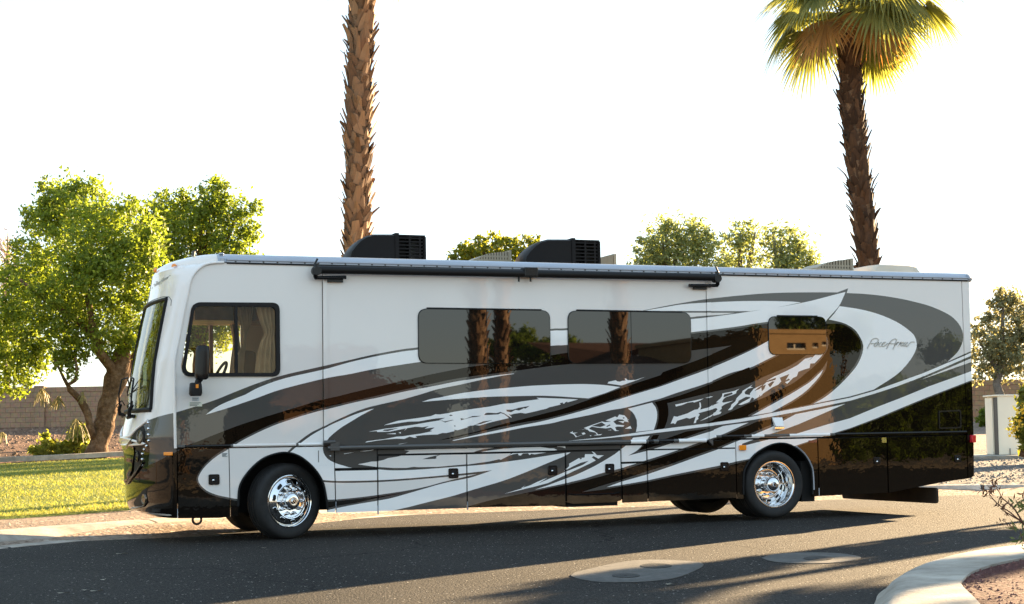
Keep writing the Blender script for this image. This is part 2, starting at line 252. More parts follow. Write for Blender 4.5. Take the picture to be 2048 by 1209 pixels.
# torn marks
for _c, _s in (('W', 'd 370,830 560,790 800,738 745,768 655,800 640,790 560,800 480,835 380,860'), ('W', 'd 300,1120 350,1005 400,1012 560,960 660,908 710,900 740,860 735,795 755,800 762,860 750,905 870,872 930,832 920,852 1040,800 1000,795 1030,765 1060,740 1090,700 1095,660 1200,640 1280,620 1350,590 1310,625 1300,662 1230,690 1150,715 1110,745 1090,790 1110,800 1260,770 1130,825 1080,860 1085,890 1045,930 1082,940 1060,970 960,1000 930,990 930,970 990,940 1020,900 1000,880 880,915 720,960 742,980 715,1020 722,1045 690,1070 685,1105 650,1112 680,1010 590,1042 540,1030 400,1075 370,1125 340,1110'),
    ('G', 'd 1110,720 1120,675 1240,645 1250,668 1200,690'), ('W', 'd 740,1080 850,1020 930,975 920,1000 850,1040'), ('W', 'd 1175,912 1220,870 1230,830 1290,780 1310,730 1390,650 1400,620 1500,560 1545,528 1520,562 1560,570 1480,590 1430,640 1440,672 1500,682 1600,655 1680,652 1640,715 1560,760 1580,738 1540,720 1500,790 1380,835 1335,830 1400,790 1540,715 1450,712 1340,770 1330,800 1260,870 1245,895 1215,912'), ('W', 'd 820,730 900,705 935,708 870,728'),
    ('W', 'e 0,720 50,660 180,598 100,650 60,690 130,660 220,570 340,540 350,510 215,557 330,490 360,480 500,415 640,340 740,255 835,233 780,292 880,200 1000,160 960,220 870,315 810,320 800,380 720,402 650,430 630,490 580,512 500,592 470,570 540,540 520,520 478,547 530,460 400,510 420,560 380,602 300,640 180,720 150,752 60,800 130,760 140,720 60,745 0,800'), ('G', 'e 240,600 300,560 330,560 270,640'), ('G', 'e 150,630 215,600 190,660 160,690'),
    ('W', 'c 495,1075 550,1050 545,1075 635,1073 570,1090 620,1140 720,1110 700,1080 745,1068 768,1095 600,1152 560,1100'), ('W', 'c 658,1017 740,1022 790,1014 735,995 830,958 1050,883 1100,895 1200,883 1105,866 1270,798 1310,812 1290,840 1340,763 1430,780 1480,830 1475,850 1507,850 1480,870 1503,895 1430,882 1410,912 1325,880 1430,876 1400,850 1310,845 1240,885 1290,935 1430,950 1410,972 1310,970 1270,980 1290,1030 1340,1042 1270,1047 1200,990 1110,1002 960,987 870,970 830,1000 830,1010 920,1050 960,1080 980,1105 1052,1095 1020,1117 905,1122 960,1105 930,1070 830,1052 800,1022'),
    ('G', 'c 870,960 1040,898 1110,945 1020,978'), ('G', 'c 1120,962 1180,933 1192,950 1130,978'), ('G', 'c 1400,818 1420,810 1432,826 1410,836'), ('W', 'c 1438,1006 1530,958 1552,1006'), ('W', 'c 1140,1032 1205,1022 1205,1032'), ('W', 'c 838,1122 855,1118 868,1132 850,1134'),
    ('W', 'g 1420,495 1490,430 1490,395 1620,320 1700,310 1708,265 1830,265 1798,225 1840,245 1870,280 1965,280 1890,327 1820,290 1800,310 1855,350 1760,400 1440,550 1200,660 1000,712 600,808 840,735 900,687 830,732 960,690 1060,640 1192,588 1070,665 1430,510 1680,410 1760,355 1650,382 1550,428'), ('G', 'g 1630,322 1655,315 1665,328 1645,336'), ('W', 'g 1595,132 1650,100 1668,142 1630,135'), ('W', 'g 1095,165 1280,130 1340,122 1335,150 1430,145 1395,120 1435,120 1442,185 1400,170 1330,165 1280,140')): liv(_c, '/'+_s)
def livery_at(u, v):
    for c, P in reversed(LIV):
        if inpoly(u, v, P): return c
    return 'S'
BB = [(min(p[0] for p in P), max(p[0] for p in P), min(p[1] for p in P), max(p[1] for p in P)) for c, P in LIV]
def L1(u): return 525.6+.02416*(u-457.9)
def L2(u): return 897.2-.0185*(u-354)
def L3(u): return 1025.9-.0344*(u-674.7)
ARCHF = cr([(476, 1060), (476.5, 1007), (480, 972), (497, 944), (523, 920), (549.5, 908.7), (575.6, 906), (601.6, 914.7), (627.7, 937), (645, 963.4), (652, 993), (655, 1019), (655.5, 1060)], 5)
ARCHR = cr([(1488, 1060), (1487, 990), (1487, 962.6), (1489.6, 939.4), (1506, 913), (1531, 895.6), (1556, 887.3), (1580.6, 890.6), (1605.4, 908), (1620.3, 932.8), (1624, 951), (1625.5, 989), (1626, 1060)], 5)
CABW = [(362,733),(363,739),(367,749),(377,753.5),(546,753.5),(557,747),(559.5,733),(558.5,618),(552,609),(540.5,606),(397.5,605),(386.6,610),(382,618)]
SEAM = [(354.5,1037),(353,897),(352,799),(351,718),(359,681),(369,628),(382.6,564.7),(396,541.5),(411.7,530),(433,526.5),(458,526.3)]
# panels: name, label, y offset, outline
def q(*a): return [(a[i], a[i+1]) for i in range(0, len(a), 2)]
PANELS = [
 ('side_wall', None, 0, SEAM[1:]+[(643.6, L1(643)+.6), (646.2, 891.6)]),
 ('slide_out_flange', None, -.035, q(644.6,533, 652.6,533.4, 655.6,891, 647.2,891.4)),
 ('slide_out', 'slide-out section with two dark windows and torn grey and white graphics', -.02, q(653.2,533.4, 1409.4,551, 1416.4,880, 656.2,891)),
 ('slide_out_flange', None, -.035, q(1410.2,551, 1418.2,551.2, 1425.4,878.6, 1417.2,880)),
 ('side_wall', None, 0, [(1419,L1(1419)+.6),(1922.6,L1(1922)+.6),(1933.2,868.2),(1426.4,878)]),
 ('rear_corner', None, 0, q(1924.0,561.2, 1938,560.5, 1947,868, 1948,950, 1944,955.5, 1936.6,957.5, 1934.6,868)),
 ('front_skirt', None, 0, q(354.8,899.2, 457.4,897.2, 460.4,1034, 440,1036.5, 356,1037.2)),
 ('wheel_arch_panel', None, 0, q(458.8,897.2, 667.4,893.6, 670.6,1024.4, 461.6,1033.5)),
 ('compartment_door', None, 0, q(669.2,900.6, 753.8,899.2, 754.6,935.2, 670,936.8)),
 ('compartment_door', None, 0, q(670.6,942, 754.6,940.2, 755.4,1023, 672.4,1026)),
 ('sill_panel', None, .004, q(755.4,900.2, 1241.2,891.2, 1241.5,898.6, 755.6,909)),
 ('compartment_door', None, 0, q(756.4,912.2, 932.6,908.8, 934,1016.4, 757,1022.6)),
 ('compartment_door', None, 0, q(934.4,908.8, 1129.8,904, 1131.4,1011.8, 935.4,1015.6)),
 ('entry_door', None, 0, q(1132,904, 1240.8,901.4, 1243.4,1001, 1230,1005, 1145,1008, 1133.8,1005)),
 ('compartment_door', None, 0, q(1242.8,891.4, 1292.2,890.4, 1293.4,922.6, 1243.6,924.2)),
 ('compartment_door', None, 0, q(1244,928, 1293.6,926, 1296,1004, 1245.6,1006)),
 ('sill_panel', None, .004, q(1294.2,890.2, 1470.6,880, 1470.8,895.4, 1294.6,898.6)),
 ('compartment_door', None, 0, q(1294.8,901, 1471,897.6, 1473.6,996, 1297.2,1003.6)),
 ('wheel_arch_panel', None, 0, q(1472.4,880.6, 1634.2,877.4, 1637.2,993, 1475,998)),
 ('compartment_door', None, 0, q(1635.8,877.4, 1773.4,874.4, 1776.2,986, 1638.8,992.6)),
 ('compartment_door', None, 0, q(1774.8,874.4, 1932.8,871, 1935.6,957.6, 1890,964, 1777.6,986)),
]
for _i, _p in enumerate(PANELS):
    if _p[0] in ('compartment_door', 'entry_door', 'front_skirt') and len(_p[3]) < 7:
        _c = (sum(a for a, b in _p[3])/len(_p[3]), sum(b for a, b in _p[3])/len(_p[3])); PANELS[_i] = (_p[0], _p[1], _p[2], [(a+(.55 if a < _c[0] else -.55), b+(.45 if b < _c[1] else 0)) for a, b in _p[3]])
HOLES = [ARCHF, ARCHR, CABW]
def carve():
    "one arrangement of every livery and panel edge; each triangle takes the topmost colour"
    vs = []; ed = []
    def addp(P):
        b = len(vs)
        for u, v in P:
            x, _, z = U(u, v); vs.append(Vector((x, z)))
        ed.extend((b+i, b+(i+1) % len(P)) for i in range(len(P)))
    for _, P in LIV: addp(P)
    for p in PANELS: addp(p[3])
    for h in HOLES: addp(h)
    V, E, F, *_ = delaunay_2d_cdt(vs, ed, [], 0, 1e-5)
    return V, F
def side_panels(root):
    V, F = carve(); px = [PX((p[0], 0, p[1])) for p in V]
    buckets = [MB() for _ in PANELS]; idx = [dict() for _ in PANELS]
    pb = [(min(a for a, b in p[3]), max(a for a, b in p[3])) for p in PANELS]
    for f in F:
        u = sum(px[i][0] for i in f)/3; v = sum(px[i][1] for i in f)/3
        if any(inpoly(u, v, h) for h in HOLES): continue
        for k, p in enumerate(PANELS):
            if pb[k][0] <= u <= pb[k][1] and inpoly(u, v, p[3]): break
        else: continue
        c = 'S'
        for j in range(len(LIV)-1, -1, -1):
            b = BB[j]
            if b[0] <= u <= b[1] and b[2] <= v <= b[3] and inpoly(u, v, LIV[j][1]): c = LIV[j][0]; break
        mb = buckets[k]; D = idx[k]; t = []
        for i in f:
            if i not in D: D[i] = len(mb.v); mb.v.append((V[i][0], p[2], V[i][1]))
            t.append(D[i])
        a, b_, c_ = (mb.v[i] for i in t)
        if (b_[0]-a[0])*(c_[2]-a[2])-(c_[0]-a[0])*(b_[2]-a[2]) < 0: t = t[::-1]
        mb.f.append(tuple(t)); mb.m.append(MI[c])
    out = []
    for k, p in enumerate(PANELS):
        mb = buckets[k]
        # returns along the free edges give every panel a thickness
        cnt = {}
        for f, m in zip(mb.f, mb.m):
            for i in range(3):
                a, b = f[i], f[(i+1) % 3]; cnt.setdefault((min(a, b), max(a, b)), []).append((a, b, m))
        for e, l in cnt.items():
            if len(l) == 1:
                a, b, m = l[0]; n = len(mb.v); pa, pb_ = mb.v[a], mb.v[b]
                mb.v += [(pa[0], pa[1]+.03, pa[2]), (pb_[0], pb_[1]+.03, pb_[2])]; mb.f.append((b, a, n, n+1)); mb.m.append(m)
        o = mb.build(p[0], PAINT, root)
        if p[1]: o['label'] = p[1]
        out.append(o)
    return out
# ---------------------------------------------------------------- motorhome
RVW = 2.40; ZR = 3.292; ZB = U(354.5, 1037)[2]
RV = empty('motorhome', (0, 0, 0))
tag(RV, 'long silver motorhome with swooping black, grey and white graphics parked on the road', 'motorhome')
side_panels(RV)
# --- front cap: a lofted skin
_seam = sorted([(U(u, v)[2], U(u, v)[0]) for u, v in SEAM]); _seam[-1] = (3.186, -.735); _seam.append((ZR, -.79))
def xs(z): return itp(z, _seam)
SIL = [(538,320),(545,311),(552,306.5),(560,304),(580,299.5),(610,293),(640,286),(690,275),(740,265),(785,258),(815,254.5),(840,249.5),(865,244),(882,241),(890,243.5),(897,249),(905,250.5),(940,251),(965,250),(1000,253),(1018,257.5),(1025,266),(1031,285),(1040,300)]
PW = 3.0
def cappt(th, z, D, e=0.0):
    t = math.cos(th); t = math.copysign(abs(t)**(2/PW), t); s = .42*max(0, 1-abs(t)**4.5)**.5+.58*(1-t*t)
    return (xs(z)-D*s, RVW/2-t*(RVW/2-e), z)
def solveD(z):
    v = PX((-1.75, 1.95, z))[1]; tgt = itp(v, SIL); lo, hi = .02, 1.6
    for _ in range(26):
        D = (lo+hi)/2; m = min(PX(cappt(pi*k/40, z, D))[0] for k in range(41))
        if m > tgt: lo = D
        else: hi = D
    return D
_zs = [ZB+(ZR-ZB)*k/110 for k in range(111)]; _Dt = [(z, solveD(z)) for z in _zs]
def cap(th, z, off=0.0):
    D = itp(z, _Dt); e = 0.0; r = .13
    if z > ZR-r:
        h = r-math.sqrt(max(0, r*r-(z-(ZR-r))**2)); e = h; D -= h*.9
    if z < ZB+.12: D -= (1-math.sqrt(max(0, 1-((ZB+.12-z)/.12)**2)))*.1
    p = cappt(th, z, D, e)
    if off:
        a = Vector(cap(max(0, th-.01), z)); b = Vector(cap(min(pi, th+.01), z)); c = Vector(cap(th, max(ZB, z-.01))); d = Vector(cap(th, min(ZR, z+.01)))
        n = (b-a).cross(d-c).normalized(); n = n if n.x < 0 or n.y < 0 and abs(n.x) < .5 else -n
        if (Vector(p)-Vector((1, RVW/2, 1.6))).dot(n) < 0: n = -n
        return tuple(Vector(p)+n*off)
    return p
NT = 72; THS = [pi*(.5-.5*math.cos(pi*k/NT)) if 0 else pi*k/NT for k in range(NT+1)]
# inverse lookup: pixel on the near side of the cap -> (theta, z)
_gi = [(th, z, PX(cap(th, z))) for th in [pi*.72*k/90 for k in range(91)] for z in [ZB+(ZR-ZB)*j/80 for j in range(81)]]
def capinv(u, v):
    th, z, _ = min(_gi, key=lambda g: (g[2][0]-u)**2+(g[2][1]-v)**2)
    for _ in range(8):
        p = PX(cap(th, z)); e = (u-p[0], v-p[1]); h = .004
        a = PX(cap(th+h, z)); b = PX(cap(th, z+h if z+h < ZR else z-h)); hz = h if z+h < ZR else -h
        j = ((a[0]-p[0])/h, (b[0]-p[0])/hz, (a[1]-p[1])/h, (b[1]-p[1])/hz); d = j[0]*j[3]-j[1]*j[2]
        if abs(d) < 1e-6: break
        dt = (e[0]*j[3]-e[1]*j[1])/d; dz = (j[0]*e[1]-j[2]*e[0])/d
        th = min(2.3, max(0, th+max(-.08, min(.08, dt)))); z = min(ZR, max(ZB, z+max(-.08, min(.08, dz))))
    return th, z
def tz(*a): return [capinv(a[i], a[i+1]) for i in range(0, len(a), 2)]
def cap_patch(name, poly, m, off, parent, mirror=False, step=.06, label=None, edge=.0):
    "patch of the cap's skin inside a polygon of (theta, z), lifted by off; mirror closes it over the centre line"
    if mirror: poly = poly+[(pi-t, z) for t, z in reversed(poly)]
    P = []
    for i in range(len(poly)):
        a, b = poly[i], poly[(i+1) % len(poly)]; n = max(1, int(math.hypot(a[0]-b[0], a[1]-b[1])/step))
        P += [(lerp(a[0], b[0], k/n), lerp(a[1], b[1], k/n)) for k in range(n)]
    vs = [Vector(p) for p in P]; ed = [(i, (i+1) % len(P)) for i in range(len(P))]
    t0, t1 = min(p[0] for p in P), max(p[0] for p in P); z0, z1 = min(p[1] for p in P), max(p[1] for p in P)
    nt, nz = int((t1-t0)/step)+1, int((z1-z0)/step)+1
    for i in range(1, nt):
        for j in range(1, nz):
            t, z = t0+(t1-t0)*i/nt, z0+(z1-z0)*j/nz
            if inpoly(t, z, P): vs.append(Vector((t, z)))
    V, E_, F, *_ = delaunay_2d_cdt(vs, ed, [], 0, 1e-6); mb = MB()
    mb.v = [cap(p[0], p[1], off) for p in V]
    for f in F:
        t = sum(V[i][0] for i in f)/3; z = sum(V[i][1] for i in f)/3
        if inpoly(t, z, P):
            a, b, c = (Vector(mb.v[i]) for i in f); n = (b-a).cross(c-a)
            if n.dot((a+b+c)/3-Vector((.2, RVW/2, 1.6))) < 0: f = f[::-1]
            mb.f.append(tuple(f)); mb.m.append(0)
    if edge:
        cnt = {}
        for f in mb.f:
            for i in range(3): cnt.setdefault((min(f[i], f[(i+1)%3]), max(f[i], f[(i+1)%3])), []).append((f[i], f[(i+1)%3]))
        for l in list(cnt.values()):
            if len(l) == 1:
                a, b = l[0]; n = len(mb.v); mb.v += [cap(V[a][0], V[a][1], off-edge), cap(V[b][0], V[b][1], off-edge)]; mb.f.append((b, a, n, n+1)); mb.m.append(0)
    o = mb.build(name, m, parent, 35)
    if label: o['label'] = label
    return o
mb = MB(); ths = [pi*k/96 for k in range(97)]; zz = [ZB+(ZR-ZB)*j/84 for j in range(85)]; zz = zz[:-1]+[ZR-.022, ZR-.008, ZR-.001, ZR]; zz = sorted(set(zz))
WSP = tz(335,598, 303,820)       # near edge of the windshield, top and bottom
def inwind(t, z):
    if not (WSP[1][1] < z < WSP[0][1]): return False
    k = (z-WSP[1][1])/(WSP[0][1]-WSP[1][1]); e = lerp(WSP[1][0], WSP[0][0], k); return e < t < pi-e
nz = len(zz)
mb.v = [cap(t, z) for t in ths for z in zz]
for i in range(len(ths)-1):
    for j in range(nz-1):
        tm, zm = (ths[i]+ths[i+1])/2, (zz[j]+zz[j+1])/2
        if inwind(ths[i]-.001, zm-.03) and inwind(ths[i+1]+.001, zm+.03) and inwind(tm, zm+.03) and inwind(tm, zm-.03): continue
        mb.f.append((i*nz+j, i*nz+j+1, (i+1)*nz+j+1, (i+1)*nz+j)); mb.m.append(0)
top = len(mb.v); mb.v.append((-.3, RVW/2, ZR+.01))
for i in range(len(ths)-1): mb.f.append((i*nz+nz-1, top, (i+1)*nz+nz-1)); mb.m.append(0)
capo = mb.build('front_cap', [M['S']], RV, 40)
zA = U(353, 825)[2]
gpoly = [(0.0, zA)]+tz(335,829, 316,834, 297,841, 296.5,885, 297,931, 312,925, 335,912)+[(0.0, U(354, 904)[2])]
cap_patch('grey_corner', gpoly, M['G'], .003, capo)
hood = tz(297,841, 290,846, 276,857, 262,872, 250,888); zc = hood[-1][1]
bpoly = [(0.0, ZB+.003), (0.0, U(354, 904)[2])]+tz(335,912, 312,925, 297,931, 296.5,885, 297,841)+hood[1:]+[(1.25, zc-.02), (1.57, zc-.025)]
bpoly = bpoly+[(pi-t, z) for t, z in reversed(bpoly[2:])]+[(pi, U(354, 904)[2]), (pi, ZB+.003)]
cap_patch('bumper', bpoly, M['K'], .0035, RV, label='glossy black lower front with bumper')
# bright ledge along the hood edge and the grille panels
def cap_bar(name, tzs, r, m, off=.01, parent=None, mirror=True, n=8, sq=1.0):
    if mirror: tzs = tzs+[(pi-t, z) for t, z in reversed(tzs)]
    d = []
    for a, b in zip(tzs, tzs[1:]):
        k = max(1, int(abs(a[0]-b[0])/.05)+1); d += [(lerp(a[0], b[0], i/k), lerp(a[1], b[1], i/k)) for i in range(k)]
    d.append(tzs[-1]); return MB().tube([cap(t, z, off) for t, z in d], r, n, sq=sq).build(name, m, parent or RV, 60)
cap_bar('hood_edge', hood+[(1.57, zc-.012)], .016, M['S'], .006)
hl = tz(288,853, 291,864, 291,882, 287,895, 283,906, 281,930, 272,944, 269.5,938, 268.5,866, 271,860)
cap_patch('headlight_recess', hl, M['seal'], .008, RV, edge=.01)
for nm, (u, v), r, mm in (('headlight', (282, 875), .075, 'lampglass'), ('headlight', (276.5, 913), .065, 'gloss')):
    t, z = capinv(u, v); c = Vector(cap(t, z, .012)); n = (Vector(cap(t, z, .1))-c).normalized(); b = MB(); b.lathe([(0, .010), (r*.5, .009), (r*.85, .004), (r*.9, .012), (r, .010), (r*1.05, -.02)], 28)
    o = b.build(nm, M[mm], RV, 60); o.location = c; o.rotation_euler = Vector((0, -1, 0)).rotation_difference(n).to_euler()
for u, v in ((297,846), (297.5,858), (297.5,870), (298,882), (294,892), (289.5,899), (286,908), (285.5,919), (285,930.5)):
    t, z = capinv(u, v); o = MB().lathe([(0, .016), (.01, .014), (.016, .006), (.017, -.004)], 14).build('marker_bead', M['chromeb'], RV, 60); c = Vector(cap(t, z, .006)); o.location = c
    o.rotation_euler = Vector((0, -1, 0)).rotation_difference((Vector(cap(t, z, .1))-c).normalized()).to_euler()
cap_patch('grille', tz(266,884, 266,942, 262,952, 253,966, 252,950, 252,915, 255,902), M['K'], .02, RV, edge=.02)
cap_bar('grille_bar', tz(288,925, 276,944, 265,957, 256,968), .013, M['K'], .016, mirror=False)
cap_bar('grille_bar', tz(266,880, 256,893, 250,905), .012, M['K'], .016, mirror=False)
cap_patch('fog_light_intake', tz(295,975, 294.5,990, 291,1008, 281,1013, 270,1013, 268,1005, 277,992, 287,981), M['seal'], .006, RV, edge=.006)
t, z = capinv(289.5, 998); c = Vector(cap(t, z, .012)); o = MB().lathe([(0, .006), (.04, .006), (.055, .004), (.06, .01), (.066, -.01)], 24).build('fog_light', M['lampglass'], RV, 60); o.location = c; o.rotation_euler = Vector((0, -1, 0)).rotation_difference((Vector(cap(t, z, .1))-c).normalized()).to_euler()
cap_bar('bumper_lip', tz(296,1004, 290,1012, 275,1016, 264,1017), .012, M['gloss'], .008, mirror=False)
# windshield
wp = [(WSP[0][0], WSP[0][1]), (WSP[1][0], WSP[1][1])]
cap_patch('windshield', wp, M['wind'], .002, RV, mirror=True, step=.05)
cap_bar('windshield_frame', [(lerp(WSP[0][0], WSP[1][0], k/8), lerp(WSP[0][1], WSP[1][1], k/8)) for k in range(9)], .030, M['seal'], .004, mirror=False, sq=.6)
cap_bar('windshield_frame', [(pi-lerp(WSP[0][0], WSP[1][0], k/8), lerp(WSP[0][1], WSP[1][1], k/8)) for k in range(9)], .030, M['seal'], .004, mirror=False, sq=.6)
for w, r in ((WSP[0], .022), (WSP[1], .028)): cap_bar('windshield_frame', [w, (pi/2, w[1])], r, M['seal'], .004)
cap_bar('cap_groove', tz(342,612, 343,601, 338,594, 326,594), .004, M['screw'], .001, mirror=False)
cap_bar('cap_groove', tz(326,594)+[(1.2, tz(326,594)[0][1]-.0), (1.57, tz(326,594)[0][1])], .004, M['screw'], .001)
# wipers standing off the cowl
def wiper(u, v, far):
    t, z = capinv(u, v) if not far else (2.05, capinv(262, 828)[1]); b = MB(); c = lambda a, dz, o: cap(t+a, z+dz, o)
    b.tube([c(0, 0, .01), c(0, 0, .09), c(-.03, .05, .10), c(-.06, .12, .09)], .022, 8); b.tube([c(-.03, .04, .09), c(-.08, .25, .12), c(-.05, .42, .11), c(.18, .46, .06), c(.3, .3, .03)], .010, 6)
    b.tube([c(-.01, .02, .07), c(-.03, .1, .14), c(-.02, .17, .08), c(.05, .12, .05)], .007, 6); b.tube([c(-.02, .0, .05), c(.09, -.02, .06)], .022, 8)
    b.tube([c(.3, .3, .03), c(.34, .26, .02), c(-.02, .34, .03)], .006, 5); b.build('wiper', M['seal'], RV, 60)
wiper(272, 834, False); wiper(0, 0, True)
for u, v in ((349, 531), (307.5, 539.5)):
    t, z = capinv(u, v); c = Vector(cap(t, z, .006)); b = MB(); b.lathe([(0, .028), (.018, .026), (.028, .012), (.032, -.004)], 16); o = b.build('clearance_light', M['amber'], RV, 60); o.location = c
    o.rotation_euler = Vector((0, -1, 0)).rotation_difference((Vector(cap(t, z, .1))-c).normalized()).to_euler()
def lens(name, u0, v0, u1, v1, m, y=-.004, th=.022, parent=None):
    P = [(U(a, b)[0], U(a, b)[2]) for a, b in ((u0, v1), (u1, v1), (u1, v0), (u0, v0))]; return MB().prism(roundpoly(P, .012, 3), y-th, y).build(name, m, parent or RV, bevel=.005)
t, z = capinv(337, 908); p0 = Vector(cap(capinv(328, 908)[0], z, .004)); p1 = Vector(cap(capinv(346, 908)[0], z, .004)); n = Vector((-.3, -1, 0)).normalized()*.024; hz = Vector((0, 0, .023))
MB().hexa([p0-hz, p1-hz, p1+hz, p0+hz], [p0-hz*.8+n, p1-hz*.8+n, p1+hz*.8+n, p0+hz*.8+n]).build('marker_light', M['amber'], RV, bevel=.005)
lens('marker_light', 1477, 890.5, 1491, 901, M['amber']); lens('tail_light', 1939, 870.5, 1947.5, 885.5, M['red'], th=.05)
# --- lettering strokes
STROKES = ['235,600 320,430 370,340 430,290 520,275 575,300 582,350 530,410 450,440 340,440', '560,425 500,440 450,500 470,530 520,510 595,400 540,522', '695,400 640,430 600,500 630,530 700,510', '700,475 790,430 805,395 760,400 700,475 720,530 800,505 865,445', '845,600 930,440 1010,340 1120,290 1165,310 1130,400 1090,520 1040,630', '850,450 950,435 1140,455', '1095,525 1210,392', '1140,475 1190,405 1240,392', '1205,525 1300,395', '1250,470 1290,410 1335,392', '1350,410 1290,500 1320,522 1395,440 1380,400 1350,410', '1440,398 1375,505 1410,522 1500,405 1455,515 1505,522 1610,398 1725,392']
def ribbons(mb, fn, w, m):
    for s in STROKES:
        P = cr([tuple(map(float, a.split(','))) for a in s.split()], 25)
        for i in range(len(P)-1):
            a, b = Vector(P[i]), Vector(P[i+1]); d = (b-a)
            if d.length < 1e-6: continue
            d.normalize(); n = Vector((-d.y, d.x))*w; a2, b2 = a-d*w*.5, b+d*w*.5
            mb.add([fn(*(a2-n)), fn(*(a2+n)), fn(*(b2+n)), fn(*(b2-n))], [(0, 1, 2, 3)], m)
def side_fn(y): return lambda a, b: U(1720+a/15.754, 660+b/15.754, y)
mb = MB(); ribbons(mb, lambda a, b: side_fn(-.003)(a-5, b-6), 11, 0); ribbons(mb, side_fn(-.0055), 10, 1)
mb.build('lettering', [mat('lettering_shadow', (.42, .38, .33), .4), mat('lettering_ivory', (.86, .82, .72), .3)], RV)
def cap_fn(off):
    A, B, D_ = (303.5, 578.5), (339, 558), (0, 0)
    def f(a, b):
        s = (a-235)/1490; k = (600-b)/330; u = lerp(A[0], B[0], s)+k*3.2; v = lerp(A[1], B[1], s)-k*11; t, z = capinv(u, v); return cap(t, z, off)
    return f
mb = MB(); ribbons(mb, cap_fn(.003), 22, 0); mb.build('front_lettering', mat('lettering_grey', (.30, .30, .29), .35), capo)
# --- roof, roof rail, far side, rear, floor
XR = U(1946, 868)[0]; XC = -.79
b = MB(); sec = [(0.0, 3.19), (.012, 3.235), (.04, 3.27), (.10, ZR)]; sec = sec+[(RVW/2, ZR+.03)]+[(RVW-y, z) for y, z in reversed(sec)]
n = len(sec); xa, xb = -.80, U(1938, 548)[0]
b.add([(xa, y, z) for y, z in sec]+[(xb, y, z) for y, z in sec], [(i, i+1, n+i+1, n+i) for i in range(n-1)]+[tuple(range(2*n-1, n-1, -1)), tuple(range(n))])
b.build('roof', M['rail'], RV, 50)
# gutter rail with its screws
b = MB(); zg = 3.184
b.box(-.70, xb-.03, -.016, .03, zg+.004, zg+.045); b.tube([(-.70, -.014, zg+.03), (xb-.03, -.014, zg+.03)], .012, 8)
rail = b.build('gutter_rail', M['rail'], RV, 40)
MB().box(-.70, xb-.02, -.012, .02, zg-.014, zg+.0035).build('gutter_dark_line', M['seal'], rail)  # dark strip along the underside of the gutter rail
sc_ = MB().lathe([(0, .006), (.009, .005), (.014, 0)], 8).build('screw', M['screw'], rail); sc_.location = (-.6, -.0165, zg+.019)
for k in range(1, 62):
    c_ = sc_.copy(); COL.objects.link(c_); c_.location.x = -.6+k*.1625
# bead along the cap seam
sp = [U(u, v, -.006) for u, v in cr([(353,897),(352,850),(351.6,799),(351,745),(352,718),(359,681),(369,628),(376,595),(382.6,564.7),(388,552),(396,541.5),(411.7,530),(433,526),(450,525.6)], 5)]
MB().tube([(x-.012, y, z) for x, y, z in sp], .017, 8).build('corner_moulding', M['S'], RV, 60)
b = MB(); x = U(444, 515)[0]; b.box(x-.02, x+.03, -.012, .03, 3.19, 3.235); b.box(x-.02, x+.03, .03, .14, 3.28, 3.30); b.build('rail_end_cap', M['rail'], RV, bevel=.006)
# rear corner round, rear wall and far side
b = MB(); zb2, zt2 = U(1948, 953)[2], 3.20
P = [(XR-.03, .004)]+[(XR-.03+.06*math.sin(a), .064-.06*math.cos(a)) for a in [pi/2*k/6 for k in range(1, 7)]]
P = P+[(x, RVW-y) for x, y in reversed(P)]
def vband(z): return z
zl = [zb2, U(1946, 762)[2], U(1945, 741)[2], U(1944, 721)[2], zt2]; cl = [3, 1, 2, 0]
for k in range(4): b.add([(x, y, zl[k]) for x, y in P]+[(x, y, zl[k+1]) for x, y in P], [(i, i+1, len(P)+i+1, len(P)+i) for i in range(len(P)-1)], cl[k])
b.add([(x, y, zt2) for x, y in P], [tuple(range(len(P)))], 0)
b.build('rear_cap', PAINT, RV, 40)
b = MB(); b.tube([(xb-.03, .03, 3.22), (xb+.02, .03, 3.21), (xb+.045, .06, 3.19)], [.06, .055, .03], 12); b.build('roof_corner_cap', M['rail'], RV, 60)
FWIN = [(U(a, c, RVW)[0], U(a, c, RVW)[2]) for a, c in ((371, 649), (480, 649), (476, 750), (366, 752))]   # opening in the far cab wall
fx0, fx1, fz0, fz1 = FWIN[3][0], FWIN[1][0], FWIN[3][1], FWIN[1][1]
b = MB(); y0, y1 = RVW-.035, RVW; xf = -1.25
b.prism([(-1.24, .3)]+[(xs(z)+.04, z) for z in [1.0+k*.11 for k in range(21)]]+[(fx0, 3.2), (fx0, .3)], y0, y1); b.box(fx0, fx1, y0, y1, .30, fz0); b.box(fx0, fx1, y0, y1, fz1, 3.2); b.box(fx1, XR-.05, y0, y1, .30, 3.2)
b.build('far_side_wall', M['S'], RV)
b = MB(); b.box(-1.2, .95, .04, RVW-.05, 1.0, 1.05); b.box(.95, XR-.12, .04, RVW-.05, 1.06, 3.17); b.build('body_core', M['dark'], RV)
b = MB(); zk = ZB+.04
b.box(-1.3, -.95, .12, RVW-.12, zk+.12, 1.0); b.box(.62, 5.68, .035, .5, .33, 1.05); b.box(7.12, 8.05, .035, RVW-.1, .34, 1.05); b.box(8.05, XR-.12, .035, RVW-.1, .56, 1.05)
b.box(.62, 5.68, .5, RVW-.04, .36, 1.05); b.box(-1.0, 9.2, .85, .97, .45, .65); b.box(-1.0, 9.2, RVW-.97, RVW-.85, .45, .65)
b.tube([(0.0, .4, .45), (0.0, RVW-.4, .45)], .06, 10); b.tube([(6.43, .3, .46), (6.43, RVW-.3, .46)], .09, 10); b.tube([(6.43, 1.2, .46), (3.6, 1.25, .55)], .05, 8)
b.build('chassis', M['dark'], RV)
